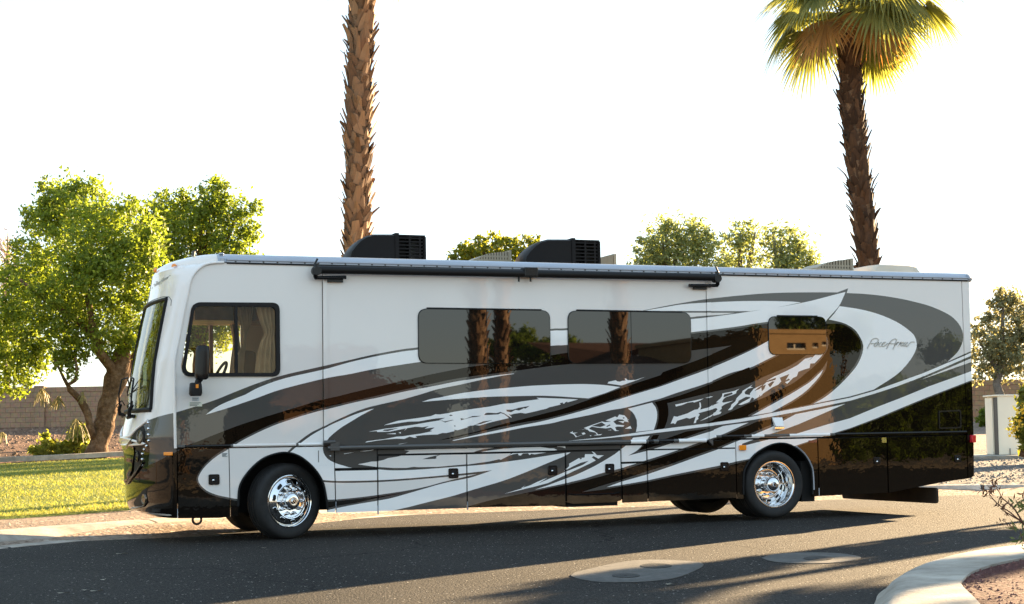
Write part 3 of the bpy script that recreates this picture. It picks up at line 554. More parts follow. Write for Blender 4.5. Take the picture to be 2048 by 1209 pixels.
# wheel arch liners
for nm, A in (('wheel_arch_lip', ARCHF), ('wheel_arch_lip', ARCHR)):
    P = [U(u, v, -.004) for u, v in A if v < (1020 if A is ARCHF else 992)]; MB().tube(P, .013, 6).build(nm, M['seal'], RV, 60)
P = [U(u, v, -.014) for u, v in ARCHR if u > 1585 and v < 985]; MB().tube([(x+.02, y, z+.01) for x, y, z in P], .010, 6).build('fender_flare', M['rail'], RV, 60)
# belt mouldings follow the colours they cross
def moulding(name, u0, u1, vf, y, r, n=90, sq=1.0):
    b = MB(); us = [u0+(u1-u0)*k/n for k in range(n+1)]
    for k in range(n):
        um = (us[k]+us[k+1])/2; c = livery_at(um, vf(um)); c = 'G' if name[0] == 's' and um < 1240 and c == 'W' else c; p0, p1 = U(us[k], vf(us[k]), y), U(us[k+1], vf(us[k+1]), y)
        vs = []; K = 8
        for p in (p0, p1):
            for j in range(K+1):
                a = -pi/2+pi*j/K; vs.append((p[0], y-math.cos(a)*r*sq, p[2]+math.sin(a)*r))
        b.add(vs, [(j, j+1, K+2+j, K+1+j) for j in range(K)], MI[c])
    return b.build(name, PAINT, RV, 60)
moulding('belt_moulding', 355, 645, lambda u: L2(u)-3.4, -.002, .016, 60, .6)
moulding('slide_out_moulding', 655, 1412, lambda u: 896.6-.0205*(u-655), -.035, .026, 150)
moulding('belt_moulding', 1427, 1933, lambda u: L2(u)-3.6, -.002, .018, 100, .6)
b = MB(); p = U(660, 884.5, -.04); q_ = U(647, 886, -.04); b.tube([(q_[0], q_[1], q_[2]), (p[0]+.06, p[1], p[2])], .026, 10); b.box(p[0]+.0, p[0]+.11, -.06, 0, p[2]-.10, p[2]-.0); b.build('moulding_bracket', M['screw'], RV, 50)
b = MB(); p = U(1422, 884, -.03); b.add([(p[0]-.05, -.05, p[2]+.02), (p[0]+.02, -.05, p[2]+.03), (p[0]+.02, -.05, p[2]-.05), (p[0]-.05, 0, p[2]+.02), (p[0]+.02, 0, p[2]+.03), (p[0]+.02, 0, p[2]-.05)], [(0, 2, 1), (0, 1, 4, 3), (1, 2, 5, 4), (2, 0, 3, 5)]); b.build('moulding_bracket', M['screw'], RV)
# dark line under the mouldings
def dline(name, u0, u1, vf, w, y=.002, m=None):
    b = MB(); a, c = U(u0, vf(u0)), U(u1, vf(u1)); b.box(a[0], c[0], y, .03, a[2]-w, a[2]+w); return b.build(name, m or M['dark'], RV)
# --- windows of the side
def window(u0, v0, u1, v1, u2, v2, u3, v3, r, y0):
    P = roundpoly([(U(a, c)[0], U(a, c)[2]) for a, c in ((u0, v0), (u1, v1), (u2, v2), (u3, v3))], r, 7)
    w = MB().prism(P, y0-.012, y0+.001).build('window', M['seal'], RV, bevel=.004)
    cx = sum(p[0] for p in P)/len(P); cz = sum(p[1] for p in P)/len(P); Q = [(cx+(x-cx)*.991, cz+(z-cz)*.983) for x, z in P]
    MB().prism(Q, y0-.015, y0-.006).build('pane', M['glassk'], w, bevel=.002)
    a, c = U(u0+18, v0-.4), U(u1-18, v1-.4); MB().prism([(a[0], a[2]-.006), (c[0], c[2]-.006), (c[0], c[2]+.010), (a[0], a[2]+.010)], y0-.026, y0).build('rain_strip', M['seal'], w)
    return w
window(834,617.8, 1098.3,621.4, 1099.8,728.6, 835,727.6, .115, -.021)
window(1133.3,621.8, 1379.4,625.7, 1381,727.2, 1134,728.2, .115, -.021)
window(1535.3,632.8, 1651,633.8, 1652.4,709.6, 1537,710.4, .105, -.001)
# thin dividers of the sliding panes
for u, a, c in ((971, 620.5, 727), (1259, 624, 727)):
    p, t = U(u, a), U(u+.6, c); MB().box(p[0]-.003, p[0]+.003, -.0385, -.03, t[2], p[2]).build('pane_divider', M['seal'], RV)
# --- cab window: frame, clear panes, interior
out = roundpoly([(U(a, c)[0], U(a, c)[2]) for a, c in ((384.5,605), (558.5,606), (560,753.6), (361,753.6))], [.10, .09, .09, .12], 7)
inn = roundpoly([(U(a, c)[0], U(a, c)[2]) for a, c in ((389.5,613), (550.5,614.5), (552,746.5), (369.5,746))], [.07, .065, .065, .09], 7)
n = len(out); b = MB(); vs = []
for P, y in ((out, .0), (out, -.022), (inn, -.022), (inn, .03)): vs += [(x, y, z) for x, z in P]
b.add(vs, [(j*n+i, j*n+(i+1)%n, (j+1)*n+(i+1)%n, (j+1)*n+i) for j in range(3) for i in range(n)])
p, t = U(468.2, 612), U(475.2, 749); b.box(p[0], t[0], -.018, .02, t[2], p[2])
cabw = b.build('cab_window', M['plas'], RV, 50)
MB().prism(inn, .004, .0045).build('pane', M['glass'], cabw)
wood = mat('cab_interior_brown', (.20, .105, .05), .5, var=.4, vscale=6, bump=.002, bscale=12)
b = MB()
Lx = lambda u, v, y: U(u, v, y)
p = Lx(360, 648, 2.1); b.box(-.80, .93, 1.45, 2.33, p[2]+.0, 3.1); b.box(.80, .93, .06, 2.33, 1.0, 3.1); b.box(-.8, .93, .06, .22, U(400, 612, .1)[2]+.1, 3.1)
p0, p1 = Lx(418, 640, 2.38), Lx(426, 752, 2.38); b.box(p0[0], p1[0], 2.35, 2.41, 1.0, 2.9)
b.build('cab_interior', wood, RV)
fab = mat('curtain_fabric', (.60, .49, .40), .85, var=.2, vscale=5, bump=.006, bscale=26)
def curtain(pl, y, name='curtain'):
    "pl: rows (v, u0, u1) from top to bottom, pleated"
    b = MB(); K = 26; vs = []
    for v, a, c in pl:
        for k in range(K+1):
            s = k/K; x, _, z = U(lerp(a, c, s), v, y); vs.append((x, y+.035*math.sin(s*pi*9)+.012*math.sin(s*31), z))
    b.add(vs, [(i*(K+1)+k, i*(K+1)+k+1, (i+1)*(K+1)+k+1, (i+1)*(K+1)+k) for i in range(len(pl)-1) for k in range(K)]); return b.build(name, fab, RV, 180)
cu = cr([(608,510,556),(625,514,556),(645,520,556),(660,527,554),(669,529,551),(676,524,552),(695,517,556),(720,512,558),(755,508,560)], 5); curtain(cu, .16)
cu = cr([(608,470,506),(640,478,504),(660,484,497),(672,487,492),(690,484,492),(715,476,489),(755,463,487)], 5); curtain(cu, .75)
cu = cr([(608,448,470),(640,458,474),(668,464,478),(690,466,480),(720,462,484),(755,458,486)], 5); curtain(cu, 2.15)
b = MB(); p = Lx(487, 720, 1.2); b.box(p[0]-.08, p[0]+.1, .9, 1.5, .95, p[2]+.1); b.box(p[0]-.5, p[0], .9, 1.5, .95, p[2]-.45); b.build('driver_seat', mat('seat_leather', (.22, .12, .06), .5), RV, bevel=.06, seg=4)
sw = MB(); c = Vector(Lx(438, 752, .9)); sw.tube([c+Vector((math.cos(a)*.08, math.sin(a)*.23, math.cos(a)*.16)) for a in [2*pi*k/24 for k in range(25)]], .018, 8); sw.tube([c, c+Vector((-.2, 0, -.3))], .03, 8); sw.build('steering_wheel', M['seal'], RV, 60)
MB().box(-1.38, -1.1, .5, RVW-.7, 1.0, U(300, 822, .3)[2]-.06).build('dashboard', M['dark'], RV, bevel=.08, seg=3)
# --- mirror
def P3(u, v, y): return Vector(U(u, v, y))
b = MB(); y = -.22
rows = [(692,395,414),(695,392,417.5),(705,391,418.5),(730,389.5,418.5),(748,389,417.5),(757,390,416),(760,394,412)]
K = 14; vs = []
for v, a, c in rows:
    ctr = (P3(a, v, y)+P3(c, v, y))/2; hw = (P3(c, v, y)-P3(a, v, y)).length/2
    for k in range(K):
        w = 2*pi*k/K; e = .62; dx = math.copysign(abs(math.cos(w))**e, math.cos(w)); dy = math.copysign(abs(math.sin(w))**e, math.sin(w)); vs.append(ctr+Vector((dx*hw, dy*.075, 0)))
b.add(vs, [(i*K+k, (i+1)*K+k, (i+1)*K+(k+1)%K, i*K+(k+1)%K) for i in range(len(rows)-1) for k in range(K)]+[tuple(range(K)), tuple((len(rows)-1)*K+k for k in range(K-1, -1, -1))])
mir = b.build('mirror', M['gloss'], RV, 50, )
b = MB(); rows = [(766,382,401),(768,379.5,403),(778,378.5,404),(788,378,404),(792.5,381,401.5)]; vs = []
for v, a, c in rows:
    ctr = (P3(a, v, y)+P3(c, v, y))/2; hw = (P3(c, v, y)-P3(a, v, y)).length/2
    for k in range(K):
        w = 2*pi*k/K; e = .6; dx = math.copysign(abs(math.cos(w))**e, math.cos(w)); dy = math.copysign(abs(math.sin(w))**e, math.sin(w)); vs.append(ctr+Vector((dx*hw, dy*.06, 0)))
b.add(vs, [(i*K+k, (i+1)*K+k, (i+1)*K+(k+1)%K, i*K+(k+1)%K) for i in range(len(rows)-1) for k in range(K)]+[tuple(range(K)), tuple((len(rows)-1)*K+k for k in range(K-1, -1, -1))])
b.build('spot_mirror', M['plas'], mir, 50)
b = MB(); b.tube([P3(405, 752, y), P3(397, 762, y), P3(393, 775, y+.02), P3(391, 782, -.02)], .036, 10); b.tube([P3(391, 781, -.1), P3(391, 781, .0)], .05, 10); b.build('mirror_arm', M['plas'], mir, 60)
p0, p1 = P3(391.5, 769, y-.062), P3(397, 776.5, y-.062); MB().box(p0.x, p1.x, p0.y-.004, p0.y+.02, p1.z, p0.z).build('turn_signal', M['amber'], mir)
def plate(name, u0, v0, u1, v1, m, y=-.0025, th=.0015, bars=None):
    a, c = U(u0, v1), U(u1, v0); o = MB().box(a[0], c[0], y, y+th, a[2], c[2]).build(name, m, RV)
    if bars:
        b = MB()
        for k in range(bars):
            z = lerp(c[2], a[2], (k+.8)/(bars+.6)); w = (c[0]-a[0])*(.46-.07*(k % 3)); xm = a[0]+(c[0]-a[0])*.06; b.box(xm, xm+2*w*.9, y-.001, y, z-.004, z+.004)
        b.build('print', M['ink'], o)
    return o
plate('sticker', 384, 794.5, 398, 803, mat('sticker_grey', (.55, .57, .57), .5), bars=2); plate('sticker', 378, 804, 404, 813.5, M['label'], bars=3)
plate('sticker', 443.5, 906, 456, 914.5, mat('sticker_white', (.72, .72, .69), .5), bars=4)
# --- door latches
def latch(u, v, s=1.0):
    p = P3(u, v, 0); w, h = .063*s, .060*s; P = roundpoly([(p.x-w, p.z-h), (p.x+w, p.z-h), (p.x+w, p.z+h), (p.x-w, p.z+h)], .022, 4)
    o = MB().prism(P, -.014, .001).build('door_latch', M['gloss'], RV, bevel=.006)
    P2 = roundpoly([(p.x-w*.55, p.z-h*.45), (p.x+w*.55, p.z-h*.45), (p.x+w*.55, p.z+h*.6), (p.x-w*.55, p.z+h*.6)], .02, 3)
    MB().prism(P2, -.022, -.012).build('latch_paddle', M['plas'], o, bevel=.006)
    MB().lathe([(0, .004), (.009, .003), (.012, 0)], 12, 0, (p.x-.012, -.0225, p.z-.008)).build('lock', M['chromeb'], o, 60)
for u, v, s in ((428, 959.5, 1), (906.5, 947, 1), (1105, 941, 1), (1219, 937.5, 1), (1448.5, 933.5, .95), (1754, 922.5, .8), (1915, 918, .8)): latch(u, v, s)
# --- small fittings of the rear quarter
p, t = P3(1543, 835.5, 0), P3(1564, 856.5, 0)
b = MB(); b.hexa([(p.x+.03, 0, t.z+.02), (t.x, 0, t.z+.02), (t.x, 0, p.z), (p.x, 0, p.z)], [(p.x+.03, -.06, t.z+.02), (t.x, -.06, t.z+.02), (t.x, -.02, p.z), (p.x+.0, -.02, p.z)]); po = b.build('porch_light', M['W'], RV, bevel=.006)
MB().box(p.x+.015, t.x+.004, -.055, 0, t.z-.012, t.z+.016).build('lamp_base', M['chrome'], po, bevel=.004)
P = roundpoly([(U(a, c)[0], U(a, c)[2]) for a, c in ((1876, 822), (1921, 820), (1922, 857), (1877, 858.5))], .03, 4); n = len(P); cx = sum(x for x, z in P)/n; cz = sum(z for x, z in P)/n
Q = [(cx+(x-cx)*.90, cz+(z-cz)*.84) for x, z in P]; b = MB(); b.add([(x, -.002, z) for x, z in P]+[(x, -.014, z) for x, z in P]+[(x, -.014, z) for x, z in Q]+[(x, -.001, z) for x, z in Q], [(j*n+i, j*n+(i+1)%n, (j+1)*n+(i+1)%n, (j+1)*n+i) for j in range(3) for i in range(n)]); b.build('vent_frame', M['gloss'], RV, 40)
plate('vent_panel', 1879.5, 825, 1918.5, 855, M['K'], y=-.004)
plate('reflector', 1617, 881, 1633.5, 885.8, mat('bronze_reflector', (.22, .09, .06), .25, .5), y=-.005, th=.004)
plate('hinge_plate', 1763.5, 875.5, 1772.5, 886, M['chrome'], y=-.004, th=.003)
plate('fuel_flap_outline', 636.2, 901.5, 637.6, 925, M['ink']); plate('fuel_flap_outline', 637.6, 930.2, 665, 930.9, mat('panel_groove', (.45, .47, .48), .5))
p = P3(661, 912.5, -.002); MB().lathe([(0, .006), (.008, .004), (.01, 0)], 10, 0, tuple(p)).build('lock', M['chromeb'], RV, 60)
# bright clips at the foot of the door seams
for u, v in ((354.5, 1027), (672, 1012), (756, 1020), (935, 1012), (1637.5, 984)):
    p = P3(u, v, .012); MB().box(p.x-.006, p.x+.006, .0, .02, p.z-.05, p.z+.05).build('door_prop', M['rail'], RV)
# --- tow hook
p = P3(394, 1040, .35); b = MB(); b.tube([p+Vector((math.cos(a)*.05, 0, math.sin(a)*.05)) for a in [2*pi*k/16 for k in range(17)]], .014, 8); b.tube([p+Vector((-.03, 0, .03)), p+Vector((-.14, 0, .08))], .02, 8); b.tube([p+Vector((.05, 0, .02)), p+Vector((.08, 0, .12))], .012, 6); b.build('tow_hook', M['screw'], RV, 60)
# --- rear rock guard and mud flap
x = U(1877, 990)[0]; za, zb_ = U(1877, 976)[2], U(1877, 1007.5)[2]
b = MB(); P = roundpoly([(.0, zb_), (2.30, zb_), (2.30, za), (.0, za)], .05, 5); n = len(P); b.add([(x, y, z) for y, z in P]+[(x-.03, y, z) for y, z in P], [tuple(range(n)), tuple(range(2*n-1, n-1, -1))]+[(i, n+i, n+(i+1)%n, (i+1)%n) for i in range(n)])
b.build('rock_guard', mat('dusty_rubber', (.030, .018, .009), .85, var=.5, vscale=4), RV)
b = MB(); b.box(x-.03, x, .5, .6, za-.02, .75); b.box(x-.03, x, 1.7, 1.8, za-.02, .75); b.build('guard_hanger', M['dark'], RV)
p = P3(1601, 960, .12); t = P3(1628.5, 1003, .12); MB().box(p.x, t.x, .10, .62, t.z, .75).build('mud_flap', M['dark'], RV, bevel=.01)
p = P3(1242, 1004, 0); t = P3(1134, 1008, 0); b = MB(); b.tube([(t.x+.02, -.004, t.z+.12), (t.x+.1, -.012, t.z+.105), (p.x-.1, -.012, t.z+.105), (p.x-.02, -.004, t.z+.12)], .014, 8, sq=.6); b.build('step_lip', M['gloss'], RV, 60)
b = MB(); b.box(t.x+.02, p.x-.02, .06, .5, t.z-.045, t.z+.02); b.build('folded_step', M['dark'], RV)
# --- awning
aw = MB().tube([P3(634, 539.6, -.12), P3(1437, 555.2, -.12)], .047, 20).build('awning', M['plas'], RV, 60)
def arm(u0, v0, u1, v1, uc, flip):
    b = MB(); a, c = P3(u0, v0, -.09), P3(u1, v1, -.09); b.tube([a, c], .022, 8)
    e = P3(uc, v0-28, -.12); s = -1 if flip else 1
    b.tube([P3(uc+s*2, v0-28, -.12), P3(uc, v0-13, -.13), P3(uc+s*1, v0-2, -.11), a if not flip else c], .026, 10); b.tube([e+Vector((0, 0, .0)), e+Vector((s*.03, 0, .06))], .012, 6)
    b.lathe([(0, .05), (.05, .05), (.055, .04), (.055, -.05), (0, -.05)], 16, 0, tuple(P3(uc+s*3, v0-14 if not flip else v1-14, -.12)))
    return b.build('awning_arm', M['gloss'], aw, 50)
arm(632, 556, 692, 555, 630, False); arm(1378, 571.5, 1433, 571.5, 1436, True)
for u0, v0, u1, v1 in ((653, 558.5, 683.5, 565.5), (1384, 574, 1409.5, 580)):
    a, c = P3(u0, v1, 0), P3(u1, v0, 0); MB().box(a.x, c.x, -.06, 0, a.z, c.z).build('arm_bracket', M['gloss'], aw)
a, c = P3(1039, 556, 0), P3(1066, 538, 0); b = MB(); b.box(a.x, c.x, -.175, -.02, a.z, c.z); b.build('roller_cradle', M['gloss'], aw, bevel=.012)
for u in (1037.5, 1061): p = P3(u, 559, -.1); MB().tube([p+Vector((0, 0, .05)), p+Vector((0, 0, -.03))], .012, 8).build('cradle_leg', M['gloss'], aw, 60)
# --- roof units
def hx(u, v, y): p = U(u, v, y); return p[0], p[2]
def aircon(u0, u1, top, bot, uk, g):
    "shroud in profile: sloped nose, flat back with louvres"
    y0, y1 = .78, 1.32; P = [hx(u0+10, bot, y0), hx(u0+12, bot-10, y0), hx(u0+20, bot-21, y0), hx(u0+31, top+12, y0), hx(u0+43, top+4, y0), hx(u0+58, top, y0), hx(uk, top, y0), hx(u1-6, top+3.5, y0), hx(u1-1, top+10, y0), hx(u1+1, bot, y0)]
    b = MB(); i = next(k for k, p in enumerate(P) if abs(p[0]-hx(uk, top, y0)[0]) < 1e-6)
    z0 = 3.22; nose = P[:i+1]+[(P[i][0], z0), (P[0][0]-.02, z0)]; n = len(nose); c = sum(x for x, z in nose)/n
    ys = [(y0, .95), (y0+.06, 1.0), (y1-.16, .97), (y1, .80)]; vs = []
    for y, k in ys: vs += [(c+(x-c)*k, y, z0+(z-z0)*k) for x, z in nose]
    b.add(vs, [tuple(range(n)), tuple(range(4*n-1, 3*n-1, -1))]+[(j*n+q, (j+1)*n+q, (j+1)*n+(q+1)%n, j*n+(q+1)%n) for j in range(3) for q in range(n)])
    ac = b.build('roof_air_conditioner', M['acblack'], RV, 38, )
    xk, x1 = P[i][0], P[-1][0]; zt = P[i][1]; b = MB(); rows = 9
    b.box(xk-.02, xk+.03, y0-.01, y1+.01, z0, zt+.01); b.box(x1-.03, x1+.01, y0, y1, z0, zt-.03); xm = lerp(xk, x1, .46); b.box(xm-.012, xm+.012, y0+.002, y1, z0, zt-.01); xm2 = lerp(xk, x1, .82); b.box(xm2-.012, xm2+.012, y0+.002, y1, z0, zt-.02)
    b.box(xk, x1, y0, y1, zt-.03, zt-.008)
    for r in range(rows): z = lerp(z0+.06, zt-.05, r/(rows-1)); b.box(xk, x1, y0, y0+.03, z-.008, z+.008); b.box(xk, x1, y1-.03, y1, z-.008, z+.008)
    for k in range(8): y = lerp(y0, y1, k/7); b.box(x1-.02, x1+.005, y-.01, y+.01, z0, zt-.03)
    b.build('louvre_grille', M['acblack'], ac)
    MB().box(xk+.02, lerp(xk, x1, .42), y0+.1, y1-.05, z0, zt-.06).build('fan_housing', M['dark'], ac)
    return ac
aircon(690, 850, 468, 513, 793, 0); aircon(1040, 1199, 478, 522, 1146, 0)
def vent(u0, u1, top, bot, y0=1.15):
    xa, za = hx(u0, bot, y0); xb_, zb_ = hx(u1, top, y0); z0 = 3.25; W_ = .62; b = MB()
    prof = [(xa, z0), (xa+.03, za+.03), (lerp(xa, xb_, .35), lerp(za, zb_, .72)), (lerp(xa, xb_, .66), zb_-.012), (xb_, zb_), (xb_-.05, z0)]
    n = len(prof); c = sum(x for x, z in prof)/n
    b.add([(x, y0+.03, z0+(z-z0)*.95) for x, z in prof]+[(x, y0+W_-.03, z0+(z-z0)*.95) for x, z in prof], [tuple(range(n)), tuple(range(2*n-1, n-1, -1))]+[(i, n+i, n+(i+1)%n, (i+1)%n) for i in range(n)])
    v = b.build('roof_vent_cover', M['tan'], RV, 30)
    # lattice on the side: raised slanted bars over a darker screen
    b = MB(); bot_ = lambda x: z0; prof2 = prof[1:5]
    def top_at(x): return itp(x, [(p[0], p[1]) for p in prof2])
    for k in range(12):
        x = lerp(xa+.06, xb_-.03, k/11); b.box(x-.012, x+.012, y0+.012, y0+.03, z0, top_at(x)-.01)
    for k in range(5):
        z = z0+.03+k*.05; xs_ = [x for x in [lerp(xa, xb_, j/40) for j in range(41)] if top_at(x) > z+.01]
        if xs_: b.box(xs_[0], min(xs_[-1], xb_-.02), y0+.014, y0+.03, z-.011, z+.011)
    b.box(xb_-.03, xb_+.005, y0, y0+W_, z0, zb_+.006); b.build('lattice', M['tan'], v)
    b = MB(); b.prism([(x+(.02 if x < c else -.03), z-.012) for x, z in prof], y0+.022, y0+.029); b.build('screen', mat('vent_screen', (.09, .07, .04), .8), v)
    return v
vent(950, 1022, 502, 520); vent(1190, 1232, 509, 527); vent(1634, 1706, 518, 537)
b = MB(); xa, za = hx(1733, 545, 1.1); xb_, zb_ = hx(1853, 530, 1.1); z0 = 3.25
prof = [(xa, z0), (xa+.06, lerp(z0, zb_, .6)), (xa+.16, zb_-.015), (xa+.28, zb_), (xb_-.28, zb_), (xb_-.14, zb_-.02), (xb_-.05, lerp(z0, zb_, .55)), (xb_, z0)]
n = len(prof); c = (xa+xb_)/2; vs = []
for y, k in ((1.1, .9), (1.16, .98), (1.3, 1), (1.6, 1), (1.74, .98), (1.8, .9)): vs += [(c+(x-c)*k, y, z0+(z-z0)*k) for x, z in prof]
b.add(vs, [tuple(range(n)), tuple(range(6*n-1, 5*n-1, -1))]+[(j*n+q, (j+1)*n+q, (j+1)*n+(q+1)%n, j*n+(q+1)%n) for j in range(5) for q in range(n)]); b.build('roof_dome', M['cream'], RV, 60)
b = MB(); p = U(1395, 531, .9); b.lathe([(0, .02), (.1, .02), (.11, -.02)], 20); o = b.build('roof_cap', M['tan'], RV, 50); o.location = (p[0], .9, 3.32); o.rotation_euler = (-pi/2, 0, 0)
p = U(391, 512, .35); b = MB(); b.tube([(p[0]-.03, .35, 3.29), (p[0]-.02, .35, 3.35)], .02, 8); b.tube([(p[0]-.02, .35, 3.345), (p[0]+.02, .33, 3.36)], .008, 6); b.build('roof_aerial', M['screw'], RV, 60)
# --- wheels
def hollow(b, cx_, cz, h, w, l, ang, m): # slot on a disc
    P = []
    for k in range(12):
        a = 2*pi*k/12; x, z = math.copysign(abs(math.cos(a))**.6, math.cos(a))*w, math.copysign(abs(math.sin(a))**.6, math.sin(a))*l; P.append((cx_+x*math.cos(ang)-z*math.sin(ang), cz+x*math.sin(ang)+z*math.cos(ang)))
    return P
TR = .442; RR = .303
def tyre_mesh():
    b = MB(); w = .115
    prof = [(RR-.012, -.05), (RR-.004, .0), (RR+.006, .004), (RR+.02, .012), (RR+.05, .020), (TR-.07, .024), (TR-.045, .021), (TR-.03, .016), (TR-.016, .004), (TR-.006, -.02), (TR, -.05), (TR, -.068), (TR-.014, -.072), (TR-.014, -.082), (TR, -.086), (TR, -.12), (TR-.014, -.124), (TR-.014, -.134), (TR, -.138), (TR, -.172), (TR-.014, -.176), (TR-.014, -.186), (TR, -.19), (TR-.006, -.215), (TR-.02, -.24), (TR-.07, -.258), (RR, -.24), (RR-.012, -.2)]
    b.lathe(prof, 72); return b
def make_wheel(kind):
    b = MB()
    if kind == 'front': b.lathe([(0, .105), (.028, .105), (.032, .10), (.034, .086), (.055, .088), (.082, .082), (.094, .07), (.098, .05), (.102, .02), (.108, .012)], 40)
    else: b.lathe([(0, .02), (.022, .02), (.026, .016), (.03, .004), (.06, .0), (.085, -.012), (.094, -.03), (.096, -.12), (.10, -.18)], 40)
    w = b.build('wheel', M['chrome'], None, 40)
    tyre_mesh().build('tyre', M['tyre'], w, 50)
    b = MB()
    if kind == 'front': prof = [(.10, .014), (.165, .016), (.183, .022), (.19, .034), (.20, .036), (.21, .030), (.255, .008), (.272, -.004), (.277, -.03), (.283, -.03), (.288, .004), (.296, .010), (.303, .008), (.306, -.004), (.30, -.03)]
    else: prof = [(.09, -.185), (.15, -.185), (.178, -.182), (.182, -.176), (.192, -.176), (.20, -.19), (.238, -.195), (.25, -.18), (.256, -.12), (.262, -.10), (.262, -.075), (.270, -.06), (.276, -.02), (.282, -.004), (.292, .006), (.302, .006), (.306, -.004), (.30, -.03)]
    b.lathe(prof, 80); b.build('rim', M['chrome'], w, 32)
    hz, rad = (.0235, .232) if kind == 'front' else (-.1905, .219)
    for k in range(10):
        a = 2*pi*(k+.5)/10+.1; cx_, cz = rad*math.cos(a), rad*math.sin(a); wd, ln = (.017, .034)
        sl = (.008-.030)/(.255-.21) if kind == 'front' else -.1
        def pos(P, d): return [(x, -(hz+d+(math.hypot(x, z)-rad)*sl), z) for x, z in P]
        P = hollow(None, cx_, cz, 0, wd, ln, a, 0); Q = hollow(None, cx_, cz, 0, wd+.005, ln+.005, a, 0); n = len(P)
        bb = MB(); bb.add(pos(P, .0025), [tuple(range(n-1, -1, -1))]); o = bb.build('vent_slot', M['dark'], w)
        bb = MB(); bb.add(pos(P, .003)+pos(P, .006)+pos(Q, .002), [(j*n+i, (j+1)*n+i, (j+1)*n+(i+1)%n, j*n+(i+1)%n) for j in range(2) for i in range(n)]); bb.build('slot_rim', M['chrome'], w, 60)
    hz, rad = (.016, .142) if kind == 'front' else (-.183, .140)
    nut = MB().lathe([(0, .062), (.010, .060), (.0145, .050), (.0155, .022), (.022, .012), (.023, 0)], 12)
    for k in range(10):
        a = 2*pi*k/10; o = nut.build('lug_nut', M['chromeb'], w, 45); o.location = (rad*math.cos(a), -hz, rad*math.sin(a))
    if kind == 'front':
        P = [(.034*math.cos(2*pi*k/20), .034*math.sin(2*pi*k/20)) for k in range(20)]
    bb = MB(); hh = .1055 if kind == 'front' else .0205
    bb.lathe([(.022, hh), (.018, hh+.002), (.0, hh+.002)], 20); o = bb.build('hub_emblem', M['gloss'], w, 40)
    bb = MB(); bb.add([(-.012, -hh-.003, .014), (-.006, -hh-.003, .017), (.012, -hh-.003, -.014), (.006, -hh-.003, -.017)], [(0, 1, 2, 3)]); bb.build('emblem_bar', M['chromeb'], w)
    return w
def copy_tree(o, parent=None):
    c = o.copy(); COL.objects.link(c)
    if parent: c.parent = parent
    for ch in list(o.children): copy_tree(ch, c)
    return c
pf, pr = U(580, 1003, .07), U(1549.5, 969, .02)
w1 = make_wheel('front'); w1.parent = RV; w1.location = (pf[0], .09, pf[2]); w1.rotation_euler = (0, 0, math.radians(20)); w1['label'] = 'front wheel with polished rim, turned towards the camera'
w2 = make_wheel('rear'); w2.parent = RV; w2.location = (pr[0], .03, pr[2]); w2['label'] = 'rear wheel with deep dished polished rim'
def bare(x, y, z, rz=0.0, flip=False):
    b = tyre_mesh(); o = b.build('wheel', M['tyre'], RV, 50); b = MB(); b.lathe([(0, -.1), (RR, -.1)], 32); b.build('rim', M['dark'], o); o.location = (x, y, z); o.rotation_euler = (0, 0, rz+(pi if flip else 0)); return o
bare(pr[0], .35, pr[2]); bare(pf[0], RVW-.09, pf[2], math.radians(20), True); bare(pr[0], RVW-.03, pr[2], 0, True); bare(pr[0], RVW-.35, pr[2], 0, True)
MB().box(pf[0]-.62, pf[0]+.6, .62, RVW-.62, .3, 1.0).build('wheel_well', M['dark'], RV); MB().box(pr[0]-.62, pr[0]+.6, .72, RVW-.72, .42, 1.0).build('wheel_well', M['dark'], RV)
# ---------------------------------------------------------------- ground
KERB = [(-60, -53), (-40, -34), (-20, -15), (-9, -4.9), (-3.14, .44), (-1.61, 1.72), (-.34, 2.62), (1.30, 3.71), (2.96, 4.60), (4.68, 5.05), (5.69, 5.2), (7.5, 5.4), (9.5, 5.55), (11.2, 5.5), (12.83, 5.15), (13.4, 4.8), (14.01, 4.35), (16.5, 2.0), (20, -2.5), (26, -11), (40, -30), (60, -55)]
KERB = cr(KERB, .5)
def off_line(P, d):
    out = []
    for i, p in enumerate(P):
        a, b = P[max(0, i-1)], P[min(len(P)-1, i+1)]; t = Vector((b[0]-a[0], b[1]-a[1])).normalized(); out.append((p[0]-t.y*d, p[1]+t.x*d))
    return out
_kx = sorted(KERB)
def ky(x): return itp(x, _kx)
def sm(t): t = max(0., min(1., t)); return t*t*(3-2*t)
def height(x, y):
    d, r = DR(x, y); g = y-ky(x)
    if g < 0: return 0.
    w = sm((r+4)/14); hl = itp(d, [(16.5, .13), (23.1, .13), (41.2, .69), (65.2, 1.80), (78, 1.9), (330, 2.0)]); hr = itp(d, [(16.5, .13), (28, .15), (44.5, .30), (63.5, 1.47), (78, 1.7), (330, 2.0)])
    return .13+(lerp(hl, hr, w)-.13)*sm(g/3)
def gridmesh(name, m, xs_, ys_, hf, keep=None, parent=None):
    nx, ny = len(xs_), len(ys_); mb = MB(); mb.v = [(x, y, hf(x, y)) for x in xs_ for y in ys_]
    for i in range(nx-1):
        for j in range(ny-1):
            if keep is None or keep((xs_[i]+xs_[i+1])/2, (ys_[j]+ys_[j+1])/2): mb.f.append((i*ny+j, (i+1)*ny+j, (i+1)*ny+j+1, i*ny+j+1)); mb.m.append(0)
    return mb.build(name, m, parent, 180)
